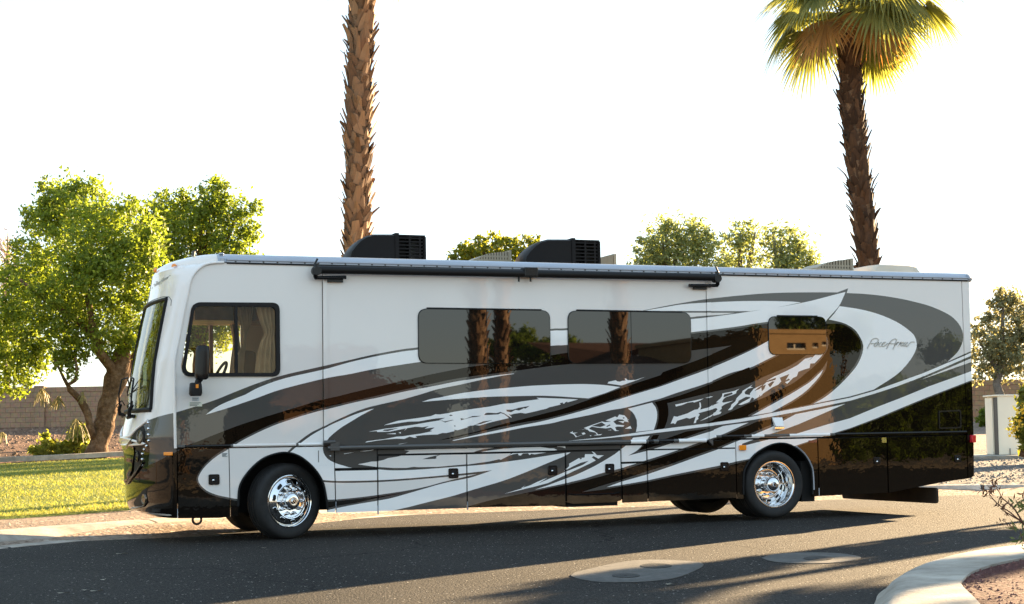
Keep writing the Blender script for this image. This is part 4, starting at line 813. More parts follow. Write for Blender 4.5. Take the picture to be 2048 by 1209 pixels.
def texmat(name, stops, scale, rough=.9, bump=.01, bscale=None, detail=8, vor=None, big=None, crack=0):
    "noise-ramped ground material; vor = (scale, colour, threshold) adds sparse pale grains; big = (scale, amount) mottles it"
    m = bpy.data.materials.new(name); m.use_nodes = True; N, L, p = nodes(m); tc = N.new('ShaderNodeTexCoord'); co = tc.outputs['Object']
    n = N.new('ShaderNodeTexNoise'); n.inputs['Scale'].default_value = scale; n.inputs['Detail'].default_value = detail; n.inputs['Roughness'].default_value = .7; L.new(co, n.inputs['Vector'])
    r = N.new('ShaderNodeValToRGB'); e = r.color_ramp.elements; e[0].position, e[1].position = stops[0][0], stops[-1][0]; e[0].color, e[1].color = (*stops[0][1], 1), (*stops[-1][1], 1)
    for q_, c in stops[1:-1]: k = e.new(q_); k.color = (*c, 1)
    L.new(n.outputs['Fac'], r.inputs['Fac']); col = r.outputs['Color']
    if big:
        n3 = N.new('ShaderNodeTexNoise'); n3.inputs['Scale'].default_value = big[0]; n3.inputs['Detail'].default_value = 3; L.new(co, n3.inputs['Vector'])
        mr = N.new('ShaderNodeMapRange'); mr.inputs[1].default_value = .35; mr.inputs[2].default_value = .65; mr.inputs[3].default_value = 1-big[1]; mr.inputs[4].default_value = 1+big[1]; L.new(n3.outputs['Fac'], mr.inputs[0])
        mx = N.new('ShaderNodeVectorMath'); mx.operation = 'SCALE'; L.new(col, mx.inputs[0]); L.new(mr.outputs[0], mx.inputs['Scale']); col = mx.outputs[0]
    if vor:
        for vs_, vc, vt in (vor if isinstance(vor, list) else [vor]):
            v = N.new('ShaderNodeTexVoronoi'); v.inputs['Scale'].default_value = vs_; L.new(co, v.inputs['Vector'])
            sx = N.new('ShaderNodeSeparateColor'); L.new(v.outputs['Color'], sx.inputs[0]); gt = N.new('ShaderNodeMath'); gt.operation = 'GREATER_THAN'; gt.inputs[1].default_value = vt; L.new(sx.outputs[0], gt.inputs[0])
            lt = N.new('ShaderNodeMath'); lt.operation = 'LESS_THAN'; lt.inputs[1].default_value = .33; L.new(v.outputs['Distance'], lt.inputs[0]); mu = N.new('ShaderNodeMath'); mu.operation = 'MULTIPLY'; L.new(gt.outputs[0], mu.inputs[0]); L.new(lt.outputs[0], mu.inputs[1])
            mi = N.new('ShaderNodeMix'); mi.data_type = 'RGBA'; L.new(mu.outputs[0], mi.inputs[0]); L.new(col, mi.inputs[6]); mi.inputs[7].default_value = (*vc, 1); col = mi.outputs[2]
    if crack:
        nz_ = N.new('ShaderNodeTexNoise'); nz_.inputs['Scale'].default_value = 1.3; nz_.inputs['Detail'].default_value = 5; L.new(co, nz_.inputs['Vector']); ad_ = N.new('ShaderNodeMix'); ad_.data_type = 'VECTOR'; ad_.inputs[0].default_value = .35; L.new(co, ad_.inputs[4]); L.new(nz_.outputs['Color'], ad_.inputs[5])
        vc_ = N.new('ShaderNodeTexVoronoi'); vc_.feature = 'DISTANCE_TO_EDGE'; vc_.inputs['Scale'].default_value = crack*1.54; L.new(ad_.outputs[1], vc_.inputs['Vector']); ml_ = N.new('ShaderNodeMapRange'); ml_.inputs[1].default_value = .0012; ml_.inputs[2].default_value = .0035; ml_.inputs[3].default_value = .35; L.new(vc_.outputs['Distance'], ml_.inputs[0])
        sc_ = N.new('ShaderNodeVectorMath'); sc_.operation = 'SCALE'; L.new(col, sc_.inputs[0]); L.new(ml_.outputs[0], sc_.inputs['Scale']); col = sc_.outputs[0]
    L.new(col, p.inputs['Base Color']); p.inputs['Roughness'].default_value = rough; p.inputs['Specular IOR Level'].default_value = .15
    n2 = N.new('ShaderNodeTexNoise'); n2.inputs['Scale'].default_value = bscale or scale; n2.inputs['Detail'].default_value = 6; L.new(co, n2.inputs['Vector']); b = N.new('ShaderNodeBump'); b.inputs['Distance'].default_value = bump; L.new(n2.outputs['Fac'], b.inputs['Height']); L.new(b.outputs['Normal'], p.inputs['Normal'])
    return m
asph = texmat('asphalt', [(.30, (.008, .0074, .0067)), (.5, (.0225, .0203, .0182)), (.70, (.080, .070, .060))], 34, .85, .035, 46, vor=[(42, (.50, .47, .42), .976), (70, (.13, .125, .115), .84)], big=(.22, .30), crack=.16)
gravel = texmat('tan_gravel', [(.3, (.10, .07, .05)), (.5, (.24, .18, .135)), (.72, (.44, .35, .275))], 16, .95, .05, 18, vor=[(9, (.50, .44, .37), .86), (14, (.12, .085, .06), .84)], big=(.4, .2))
brown = texmat('brown_mulch', [(.3, (.075, .038, .022)), (.52, (.155, .085, .052)), (.75, (.28, .185, .125))], 7, .95, .10, 9, big=(.5, .3))
greyg = texmat('grey_gravel', [(.3, (.05, .045, .04)), (.5, (.11, .10, .092)), (.72, (.21, .195, .18))], 14, .95, .05, 16, vor=(9, (.5, .48, .45), .85), big=(.4, .15))
yard = texmat('pale_yard_gravel', [(.3, (.09, .07, .05)), (.5, (.16, .13, .10)), (.72, (.26, .22, .18))], 9, .95, .03, 18, big=(.2, .2))
conc = texmat('concrete', [(.3, (.24, .205, .17)), (.55, (.39, .34, .285)), (.75, (.50, .45, .385))], 3.5, .9, .006, 45, big=(.7, .2))
concw = texmat('pale_concrete', [(.3, (.21, .185, .15)), (.55, (.36, .325, .275)), (.75, (.47, .43, .37))], 2.6, .9, .006, 45, big=(1.1, .16))
grassm = texmat('lawn_soil', [(.3, (.06, .085, .014)), (.5, (.115, .15, .022)), (.72, (.19, .22, .04))], 9, .9, .04, 20, big=(.35, .3))
redg = texmat('red_gravel', [(.3, (.02, .006, .005)), (.5, (.072, .024, .021)), (.72, (.16, .068, .06))], 22, .95, .05, 26, vor=[(24, (.42, .30, .22), .93), (18, (.03, .012, .01), .8)])
gx = [x*1.5-60 for x in range(0, 100)]
far = [-900, -500, -300, -200, -140, -100, -80]+[-62+x*1.7 for x in range(0, 110)]+[130, 150, 180, 220, 300, 500, 900]
o = gridmesh('ground', gravel, far, far, lambda x, y: height(x, y)-.03 if y > ky(x)-.0 else -.03); tag(o, kind='structure')
# road: wide sheet up to the kerb line
b = MB(); K2 = [p for p in KERB if -60 <= p[0] <= 60]
for i in range(len(K2)-1): b.add([(K2[i][0], -23, 0), (K2[i+1][0], -23, 0), (K2[i+1][0], max(K2[i+1][1], -22.9), 0), (K2[i][0], max(K2[i][1], -22.9), 0)], [(0, 1, 2, 3)])
tag(b.build('road', asph), kind='structure')
tag(MB().add([(-60, -22.9, .1), (-60, -60, .1), (60, -60, .1), (60, -22.9, .1), (-60, -22.9, -.05), (60, -22.9, -.05)], [(0, 1, 2, 3), (0, 3, 5, 4)]).build('bounce_yards', yard), kind='structure')  # unseen ground across the street, added to bounce sun onto the shaded side
def strip(name, line, prof, m, flip=False):
    "sweep a profile of (offset across, height) along a ground line"
    Ls = [off_line(line, d) for d, h in prof]; n = len(line); mb = MB()
    mb.v = [(p[0], p[1], h) for (d, h), Lq in zip(prof, Ls) for p in Lq]
    for j in range(len(prof)-1):
        for i in range(n-1): mb.f.append((j*n+i, j*n+i+1, (j+1)*n+i+1, (j+1)*n+i)); mb.m.append(0)
    return mb.build(name, m, None, 40)
def resample(P, step):
    out = [P[0]]; acc = 0
    for a, b_ in zip(P, P[1:]):
        d = math.hypot(b_[0]-a[0], b_[1]-a[1]); t = step-acc
        while t <= d: out.append((lerp(a[0], b_[0], t/d), lerp(a[1], b_[1], t/d))); t += step
        acc = (acc+d) % step
    return out
KL = resample([p for p in KERB if -30 < p[0] < 32], .3)
prof = [(-.02, -.02), (.0, .006), (.42, .012), (.50, .03), (.60, .085), (.68, .12), (.76, .138), (.95, .142), (.955, .05)]
# kerb in poured lengths with open joints between them
kb = MB(); seglen = 10
for s in range(0, len(KL)-1, seglen):
    P = KL[s:s+seglen+1]
    if len(P) < 3: continue
    Ls = [off_line(KL, d)[s:s+seglen+1] for d, h in prof]; n = len(P)
    Ls = [[(lerp(q_[0], q_[1], .04) if 0 else q_) for q_ in Lq] for Lq in Ls]
    vs = []
    for (d, h), Lq in zip(prof, Ls):
        Lq = list(Lq); a, c = Vector(Lq[0]), Vector(Lq[1]); Lq[0] = tuple(a+(c-a).normalized()*.02); a, c = Vector(Lq[-1]), Vector(Lq[-2]); Lq[-1] = tuple(a+(c-a).normalized()*.02)
        vs += [(p[0], p[1], h) for p in Lq]
    kb.add(vs, [(j*n+i, j*n+i+1, (j+1)*n+i+1, (j+1)*n+i) for j in range(len(prof)-1) for i in range(n-1)])
jm = mat('kerb_joint', (.06, .045, .035), .9)
for s in range(seglen, len(KL)-1, seglen):
    a, c = Vector(KL[s]), Vector(KL[s+1]); t = (c-a).normalized(); nv = Vector((-t.y, t.x)); vs = []
    for d, h in prof[1:-1]: p = a+nv*d; k = t*(.022+.006*math.sin(d*40)); vs += [(p.x-k.x, p.y-k.y, h+.003), (p.x+k.x, p.y+k.y, h+.003)]
    kb.add(vs, [(2*i, 2*i+1, 2*i+3, 2*i+2) for i in range(len(prof)-3)], 1)
tag(kb.build('kerb', [conc, jm], None, 40), kind='structure')
tag(strip('kerb_bed', KL, [(a_, h_-.006) for a_, h_ in prof], M['dark']), kind='structure')
# lawn between its gravel strip and the bank; d is ground distance ahead of the camera
def dquad(r0, r1, dfun0, dfun1, nr, nd, up):
    mb = MB()
    for i in range(nr+1):
        r = lerp(r0, r1, i/nr)
        for j in range(nd+1):
            x, y, _ = GP(lerp(dfun0(r), dfun1(r), j/nd), r); mb.v.append((x, y, height(x, y)+(up if j else -.05)))
    n = nd+1
    for i in range(nr):
        for j in range(nd): mb.f.append((i*n+j, (i+1)*n+j, (i+1)*n+j+1, i*n+j+1)); mb.m.append(0)
    return mb
def gdepth(u, v):
    "distance at which the pixel's ray meets the terrain"
    lo, hi = 12., 120.
    f = lambda d: AT(u, v, d)[2]-height(*AT(u, v, d)[:2])
    d = lo
    while d < hi and f(d) > 0: d += .1
    return d
_lf = [(DR(*AT(u, v, gdepth(u, v))[:2])[1], gdepth(u, v)) for u, v in ((0, 1036), (130, 1028), (258, 1018))]
def lawn0(r): a, c = _lf[0], _lf[2]; return a[1]+(c[1]-a[1])*(r-a[0])/(c[0]-a[0])
_lb = [(DR(*AT(u, v, 41)[:2])[1], gdepth(u, v)) for u, v in ((0, 930), (255, 915))]
def lawn1(r): a, c = _lb[0], _lb[1]; return max(33, a[1]+(c[1]-a[1])*(r-a[0])/(c[0]-a[0]))
print('lawn', _lf, _lb)
lawn = tag(dquad(-34, 3, lambda r: max(lawn0(r), 21.6), lawn1, 60, 40, .02).build('lawn', grassm, None, 180), kind='structure')
tag(dquad(-48, 6, lambda r: lawn1(r)+.28, lambda r: 69, 50, 30, .03).build('planting_bank', brown, None, 180), kind='structure')
def kd(r):
    d = 18.
    while d < 60 and GP(d, r)[1] < ky(GP(d, r)[0])+.93: d += .05
    return d
tag(dquad(4, 26, kd, lambda r: 48, 60, 16, .0).build('gravel_bed', greyg, None, 180), kind='structure')
# concrete edging behind the lawn
b = MB(); rs = [-34+k*.5 for k in range(75)]; vs = []
for r in rs:
    d = lawn1(r)
    for dd, hh in ((0, .0), (0, .12), (.14, .12), (.3, .12), (.3, .0)): x, y, _ = GP(d+dd, r); vs.append((x, y, height(x, y)+.05+hh))
b.add(vs, [(i*5+j, (i+1)*5+j, (i+1)*5+j+1, i*5+j+1) for i in range(len(rs)-1) for j in range(4)]); tag(b.build('lawn_edging', conc, None, 30), kind='structure')
# grass blades, densest towards the viewer
def grass(n):
    co = np.zeros((n, 4, 3)); k = 0
    while k < n:
        r = random.uniform(-15, -1.5); t = random.random()**1.5; d = lerp(max(lawn0(r), 21.6)-.12, lawn1(r), t); x, y, _ = GP(d, r); h = height(x, y)+.015; w = random.uniform(.005, .010); a = random.uniform(0, pi); l = random.uniform(.018, .045)*(1+.3*math.sin(x*1.3)*math.sin(y*1.7))
        dx, dy = math.cos(a)*w, math.sin(a)*w; tx, ty = random.gauss(0, .035), random.gauss(0, .035)
        co[k] = [(x-dx, y-dy, h), (x+dx, y+dy, h), (x+dx*.3+tx, y+dy*.3+ty, h+l), (x-dx*.3+tx, y-dy*.3+ty, h+l)]; k += 1
    return co
def leafmat(name, c1, c2, trans=.45, tcol=None, rough=.55, bright=None):
    m = bpy.data.materials.new(name); m.use_nodes = True; N, L, p = nodes(m); g = N.new('ShaderNodeNewGeometry'); r = N.new('ShaderNodeValToRGB'); r.color_ramp.elements[0].color = (*c1, 1); r.color_ramp.elements[1].color = (*c2, 1)
    tc = N.new('ShaderNodeTexCoord'); n = N.new('ShaderNodeTexNoise'); n.inputs['Scale'].default_value = .8; n.inputs['Detail'].default_value = 3; L.new(tc.outputs['Object'], n.inputs['Vector'])
    a = N.new('ShaderNodeMath'); a.operation = 'MULTIPLY_ADD'; a.inputs[1].default_value = .55; L.new(g.outputs['Random Per Island'], a.inputs[0]); s = N.new('ShaderNodeMath'); s.operation = 'MULTIPLY'; s.inputs[1].default_value = .45; L.new(n.outputs['Fac'], s.inputs[0]); L.new(s.outputs[0], a.inputs[2]); L.new(a.outputs[0], r.inputs['Fac'])
    L.new(r.outputs['Color'], p.inputs['Base Color']); p.inputs['Roughness'].default_value = rough; p.inputs['Specular IOR Level'].default_value = .3
    t = N.new('ShaderNodeBsdfTranslucent'); mx = N.new('ShaderNodeMixShader'); mx.inputs[0].default_value = trans
    if tcol:
        mm = N.new('ShaderNodeMix'); mm.data_type = 'RGBA'; mm.blend_type = 'MULTIPLY'; mm.inputs[0].default_value = 1; L.new(r.outputs['Color'], mm.inputs[6]); mm.inputs[7].default_value = (*tcol, 1); L.new(mm.outputs[2], t.inputs['Color'])
    else: L.new(r.outputs['Color'], t.inputs['Color'])
    L.new(p.outputs[0], mx.inputs[1]); L.new(t.outputs[0], mx.inputs[2]); L.new(mx.outputs[0], N['Material Output'].inputs['Surface']); return m
gr = quads('grass', grass(85000), leafmat('grass_blade', (.155, .18, .04), (.33, .335, .10), .42, (1.5, 1.4, .8))); tag(gr, 'short sunlit green lawn grass with stripes of shade beside the road', 'grass', kind='stuff')
# loose stones on the gravel strip by the kerb
def stones(name, n, m, fn, s0, s1):
    mb = MB(); done = 0
    while done < n:
        p = fn()
        if p is None: continue
        x, y, z = p; s = random.uniform(s0, s1); a = random.uniform(0, pi); c, q_ = math.cos(a)*s, math.sin(a)*s; k = random.uniform(.5, .9)
        mb.add([(x+c, y+q_, z), (x-q_*k, y+c*k, z), (x-c, y-q_, z), (x+q_*k, y-c*k, z), (x+c*.2, y+q_*.3, z+s*random.uniform(.5, .9))], [(0, 1, 4), (1, 2, 4), (2, 3, 4), (3, 0, 4)]); done += 1
    o = mb.build(name, m); return o
def st1():
    x = random.uniform(-6.5, 2.5); y = ky(x)+random.uniform(1.25, 6); d, r = DR(x, y)
    return (x, y, height(x, y)-.055) if d < max(lawn0(r), 21.6)+.1 and y > ky(x)+1.2 else None
stn = leafmat('loose_stone', (.13, .09, .065), (.52, .45, .37), 0, rough=.9)
tag(stones('loose_gravel', 9000, stn, st1, .014, .048), 'loose tan gravel strewn between kerb and lawn', 'gravel', kind='stuff')
def st2():
    r = random.uniform(6, 15); d = random.uniform(kd(r), 44); x, y, _ = GP(d, r); return (x, y, height(x, y)+.015)
tag(stones('grey_gravel', 3500, leafmat('grey_stone', (.05, .046, .042), (.24, .225, .21), 0, rough=.9), st2, .015, .05), 'loose grey gravel behind the rear of the motorhome', 'gravel', kind='stuff')
def st3():
    d = random.uniform(41.5, 65); r = random.uniform(-20, -6); x, y, _ = GP(d, r); return (x, y, height(x, y)+.03)
tag(stones('bank_litter', 3500, leafmat('bank_litter', (.05, .025, .015), (.33, .22, .15), 0, rough=.95), st3, .02, .085), 'leaf litter and stones on the brown bank below the block wall', 'litter', kind='stuff')
# ---------------------------------------------------------------- island at the lower right
IO = cr([G(u, v)[:2] for u, v in ((1700, 1330), (1722, 1260), (1750, 1207), (1758, 1189), (1791, 1168), (1840, 1148), (1903, 1130), (1980, 1117), (2048, 1109.6))], .12)
e = Vector(IO[-1])-Vector(IO[-4]); e.normalize(); IO = IO+[tuple(Vector(IO[-1])+e*k*.4) for k in range(1, 12)]
II = cr([G(u, v, .14)[:2] for u, v in ((2010, 1300), (1985, 1250), (1960, 1208), (1924, 1171), (1925, 1160.7), (1947, 1142.8), (1993, 1127.5), (2048, 1116))], .12)
e = Vector(II[-1])-Vector(II[-4]); e.normalize(); II = II+[tuple(Vector(II[-1])+e*k*.4) for k in range(1, 12)]
def resn(P, n):
    Ls = [0]
    for a, c in zip(P, P[1:]): Ls.append(Ls[-1]+math.hypot(c[0]-a[0], c[1]-a[1]))
    out = []
    for k in range(n):
        t = Ls[-1]*k/(n-1); i = max(j for j in range(len(Ls)) if Ls[j] <= t+1e-9); i = min(i, len(P)-2); f_ = (t-Ls[i])/(Ls[i+1]-Ls[i]+1e-12); out.append((lerp(P[i][0], P[i+1][0], f_), lerp(P[i][1], P[i+1][1], f_)))
    return out
IO, II = resn(IO, 70), resn(II, 70); b = MB(); vs = []; prf = [(0, -.01), (0, .006), (.06, .03), (.14, .085), (.24, .125), (.36, .14), (1, .142), (1.005, .08)]
for a, c in zip(IO, II):
    for t, h in prf: vs.append((lerp(a[0], c[0], t), lerp(a[1], c[1], t), h))
n = len(prf); b.add(vs, [(i*n+j, i*n+j+1, (i+1)*n+j+1, (i+1)*n+j) for i in range(69) for j in range(n-1)]); tag(b.build('island_kerb', concw, None, 50), kind='structure')
b = MB(); cI = (sum(p[0] for p in II)/70+3.0, sum(p[1] for p in II)/70-1.2); vs = [(p[0], p[1], .125) for p in II]
rings = 12
allv = []
for k in range(rings+1):
    t = k/rings; allv += [(lerp(p[0], cI[0], t), lerp(p[1], cI[1], t), .125+.03*math.sin(t*pi)) for p in II]
b.add(allv, [(k*70+i, k*70+i+1, (k+1)*70+i+1, (k+1)*70+i) for k in range(rings) for i in range(69)]); tag(b.build('island_bed', redg, None, 180), kind='structure')
def st4():
    k = random.randrange(70); t = random.random()*.45; p = II[k]; return (lerp(p[0], cI[0], t)+random.gauss(0, .04), lerp(p[1], cI[1], t)+random.gauss(0, .04), .125)
tag(stones('red_gravel', 5000, leafmat('red_stone', (.03, .009, .008), (.24, .11, .095), 0, rough=.85), st4, .008, .022), 'dark red gravel filling the kerbed island', 'gravel', kind='stuff')
# dark gutter stain round the island is asphalt patched with a seam
# ---------------------------------------------------------------- concrete collars with valve covers in the road
collar = texmat('weathered_concrete', [(.3, (.065, .062, .056)), (.55, (.105, .10, .092)), (.75, (.16, .15, .138))], 14, .8, .004, 60, big=(2, .15)); iron = texmat('cast_iron', [(.3, (.018, .018, .017)), (.6, (.038, .038, .036)), (.8, (.065, .064, .06))], 25, .6, .006, 60)
def ground_poly(name, P, z, m, parent=None, th=.004):
    Q = [G(u, v, z)[:2] for u, v in P]; n = len(Q); a = sum(Q[i][0]*Q[(i+1)%n][1]-Q[(i+1)%n][0]*Q[i][1] for i in range(n))
    if a < 0: Q = Q[::-1]
    b = MB(); b.add([(x, y, z) for x, y in Q]+[(x, y, z-th) for x, y in Q], [tuple(range(n))]+[(i, n+i, n+(i+1)%n, (i+1)%n) for i in range(n)]); return b.build(name, m, parent)
def ell(u, v, a, c, n=28): return [(u+a*math.cos(2*pi*k/n), v+c*math.sin(2*pi*k/n)) for k in range(n)]
c1 = cr([(1141,1151),(1150,1145),(1185,1136.5),(1230,1126.5),(1270,1121),(1310,1119.5),(1360,1121),(1395,1124.5),(1408,1129),(1404,1134),(1375,1148),(1345,1157),(1300,1162.5),(1250,1164.5),(1195,1163.5),(1155,1157),(1141,1151)], 6)[:-1]
pad = ground_poly('valve_collar', c1, .006, collar); tag(pad, 'longer concrete collar with two iron covers set in the asphalt', 'manhole', 'concrete collars in the road')
for u, v, a, c in ((1312.5, 1131.5, 31, 4.6), (1252, 1151, 28, 4.0)):
    cv = ground_poly('valve_cover', ell(u, v, a, c), .010, iron, pad); ground_poly('pick_hole', ell(u-1, v, 4, .9, 10), .0115, M['dark'], cv, .001)
pad2 = ground_poly('valve_collar', cr([(1523,1116),(1545,1109),(1590,1105.5),(1640,1105),(1690,1108),(1722,1115),(1700,1122),(1650,1126.5),(1590,1126.5),(1545,1123),(1523,1116)], 6)[:-1], .006, collar); tag(pad2, 'smaller concrete collar with a single cover, nearer the kerbed island', 'manhole', 'concrete collars in the road')
cv = ground_poly('valve_cover', ell(1637, 1116.5, 30, 3.9), .010, iron, pad2); ground_poly('pick_hole', ell(1634, 1117, 4, .9, 10), .0115, M['dark'], cv, .001)
for P in (c1, ): pass
# pale scraps on the road
b = MB()
for u, v, a, w in ((195, 1185, .3, .05), (210, 1162, 1.2, .05), (175, 1183, .8, .04), (245, 1110, .1, .06), (1346, 1171.5, .1, .05), (130, 1189, .4, .05), (530, 1098, .6, .03)):
    x, y, z = G(u, v); b.add([(x-w*math.cos(a), y-w*math.sin(a), .012), (x+w*math.cos(a), y+w*math.sin(a), .016), (x+w*math.cos(a)-.02*math.sin(a), y+w*math.sin(a)+.02*math.cos(a), .010), (x-w*math.cos(a)-.03*math.sin(a), y-w*math.sin(a)+.03*math.cos(a), .014)], [(0, 1, 2, 3)])
tag(b.build('dry_leaf_scraps', mat('dry_leaf', (.45, .40, .30), .8)), 'few pale dry leaf scraps lying on the shaded asphalt', 'litter', kind='stuff')
# ---------------------------------------------------------------- block walls
def blockmat(name, c1, c2, mort):
    m = bpy.data.materials.new(name); m.use_nodes = True; N, L, p = nodes(m); uv = N.new('ShaderNodeTexCoord'); br = N.new('ShaderNodeTexBrick'); br.inputs['Scale'].default_value = 1; br.inputs['Brick Width'].default_value = .406; br.inputs['Row Height'].default_value = .203; br.inputs['Mortar Size'].default_value = .010; br.inputs['Mortar Smooth'].default_value = .3
    br.inputs['Color1'].default_value = (*c1, 1); br.inputs['Color2'].default_value = (*c2, 1); br.inputs['Mortar'].default_value = (*mort, 1); L.new(uv.outputs['UV'], br.inputs['Vector'])
    n = N.new('ShaderNodeTexNoise'); n.inputs['Scale'].default_value = 9; n.inputs['Detail'].default_value = 8; L.new(uv.outputs['Object'], n.inputs['Vector']); mx = N.new('ShaderNodeMix'); mx.data_type = 'RGBA'; mx.blend_type = 'OVERLAY'; mx.inputs[0].default_value = .45; L.new(br.outputs['Color'], mx.inputs[6]); L.new(n.outputs['Color'], mx.inputs[7])
    hs = N.new('ShaderNodeHueSaturation'); hs.inputs['Saturation'].default_value = .9; L.new(mx.outputs[2], hs.inputs['Color']); L.new(hs.outputs[0], p.inputs['Base Color']); p.inputs['Roughness'].default_value = .92
    b = N.new('ShaderNodeBump'); b.inputs['Distance'].default_value = .012; b.inputs['Strength'].default_value = .7; iv = N.new('ShaderNodeMath'); iv.operation = 'SUBTRACT'; iv.inputs[0].default_value = 1; L.new(br.outputs['Fac'], iv.inputs[1]); ad = N.new('ShaderNodeMath'); ad.operation = 'MULTIPLY_ADD'; ad.inputs[1].default_value = .25; L.new(n.outputs['Fac'], ad.inputs[0]); L.new(iv.outputs[0], ad.inputs[2]); L.new(ad.outputs[0], b.inputs['Height']); L.new(b.outputs['Normal'], p.inputs['Normal']); return m
blk = blockmat('tan_block', (.35, .215, .12), (.31, .19, .105), (.21, .125, .07))
def uvbox(mb, org, ax, L_, z0, z1, th, u0=0.0):
    "wall slab along ax from org, returns with UVs in metres"
    nx = (-ax[1], ax[0]); return [(org[0], org[1]), (org[0]+ax[0]*L_, org[1]+ax[1]*L_), (org[0]+ax[0]*L_+nx[0]*th, org[1]+ax[1]*L_+nx[1]*th), (org[0]+nx[0]*th, org[1]+nx[1]*th)], z0, z1, L_
def slab(name, org, ax, L_, z0, z1, th, m, parent=None):
    P, z0, z1, L_ = uvbox(None, org, ax, L_, z0, z1, th); b = MB(); b.hexa([(x, y, z0) for x, y in P], [(x, y, z1) for x, y in P]); o = b.build(name, m, parent); me = o.data; uv = me.uv_layers.new(name='UVMap')
    for pl in me.polygons:
        nn = pl.normal
        for li in pl.loop_indices:
            v = me.vertices[me.loops[li].vertex_index].co; a = v.x*ax[0]+v.y*ax[1]; c = -v.x*ax[1]+v.y*ax[0]
            uv.data[li].uv = (a, v.z) if abs(nn.z) < .5 and abs(nn.x*ax[1]-nn.y*ax[0]) > .5 else ((c, v.z) if abs(nn.z) < .5 else (a, c))
    return o
def wall(label, D, r0, r1, ztop, h, pil, cat='wall'):
    o3 = GP(D, r0); root = empty('block_wall', (0, 0, 0)); tag(root, label, cat, 'block walls'); zt = round(ztop/.203)*.203; z0 = zt-h-.4
    slab('wall_panel', GP(D, r0)[:2], RT, r1-r0, z0, zt-.205, .2, blk, root); slab('coping', GP(D-.012, r0)[:2], RT, r1-r0, zt-.203, zt, .224, blk, root)
    for r in pil: slab('pilaster', GP(D-.11, r)[:2], RT, .41, z0, zt+.06, .41, blk, root)
    return root
zwl = AT(120, 775, 65.2)[2]; zwr = AT(1980, 757, 63.5)[2]
wall('long tan block wall behind the lawn and big tree on the left', 65.2, -70, 5, zwl, 1.85, [DR(*AT(68, 800, 65.1)[:2])[1]+k*9.7 for k in (-5, -4, -3, -2, -1, 0, 1)])
wall('tan block wall behind the utility cabinet on the right', 63.5, 8, 60, zwr, 1.9, [21.3, 30.5, 40])
# ---------------------------------------------------------------- utility cabinet on its slab
D = 44.7; zc0 = height(*AT(2005, 915, D)[:2])
b = MB()
def fr(D0, r0, D1, r1): return [GP(D0, r0)[:2], GP(D0, r1)[:2], GP(D1, r1)[:2], GP(D1, r0)[:2]]
rr0 = DR(*AT(1950, 915, 43.7)[:2])[1]; b.hexa([(x, y, zc0-.3) for x, y in fr(43.4, rr0-3, 48.3, rr0+6)], [(x, y, zc0+.08) for x, y in fr(43.4, rr0-3, 48.3, rr0+6)]); tag(b.build('concrete_pad', concw, bevel=.02), 'pale concrete pad under the cream cabinet', 'pad')
root = empty('utility_cabinet', GP(D, rr0+1)); root.location.z = zc0+.08; tag(root, 'tall cream steel utility cabinet half hidden by the yellow flowering bush', 'cabinet')
crm = mat('cream_steel', (.86, .79, .64), .5, var=.04, vscale=1.5)
def cab(name, u0, u1, vt, D0, D1, m, parent, zb=None):
    ra, rb = DR(*AT(u0, 850, D0)[:2])[1], DR(*AT(u1, 850, D0)[:2])[1]; zt = AT((u0+u1)/2, vt, D0)[2]; bb = MB(); z0 = zc0+.08 if zb is None else zb
    bb.hexa([(x, y, z0) for x, y in fr(D0, ra, D1, rb)], [(x, y, zt) for x, y in fr(D0, ra, D1, rb)]); o = bb.build(name, m, None, bevel=.015); o.parent = root; o.matrix_parent_inverse = Matrix.Translation(-root.location); return o
cab('cabinet_body', 1996.5, 2054, 792, D, D+1.0, crm, root); cab('side_wing', 1984.5, 1995.5, 795.5, D+.35, D+1.0, crm, root); cab('lid', 1990, 2056, 789.5, D-.04, D+1.05, crm, root, AT(2010, 792, D)[2]-.01); cab('door_gap', 1995.2, 1996.4, 795, D+.01, D+.4, M['screw'], root); cab('handle', 2018, 2019.5, 897, D-.03, D, M['screw'], root, AT(2018, 911, D)[2])
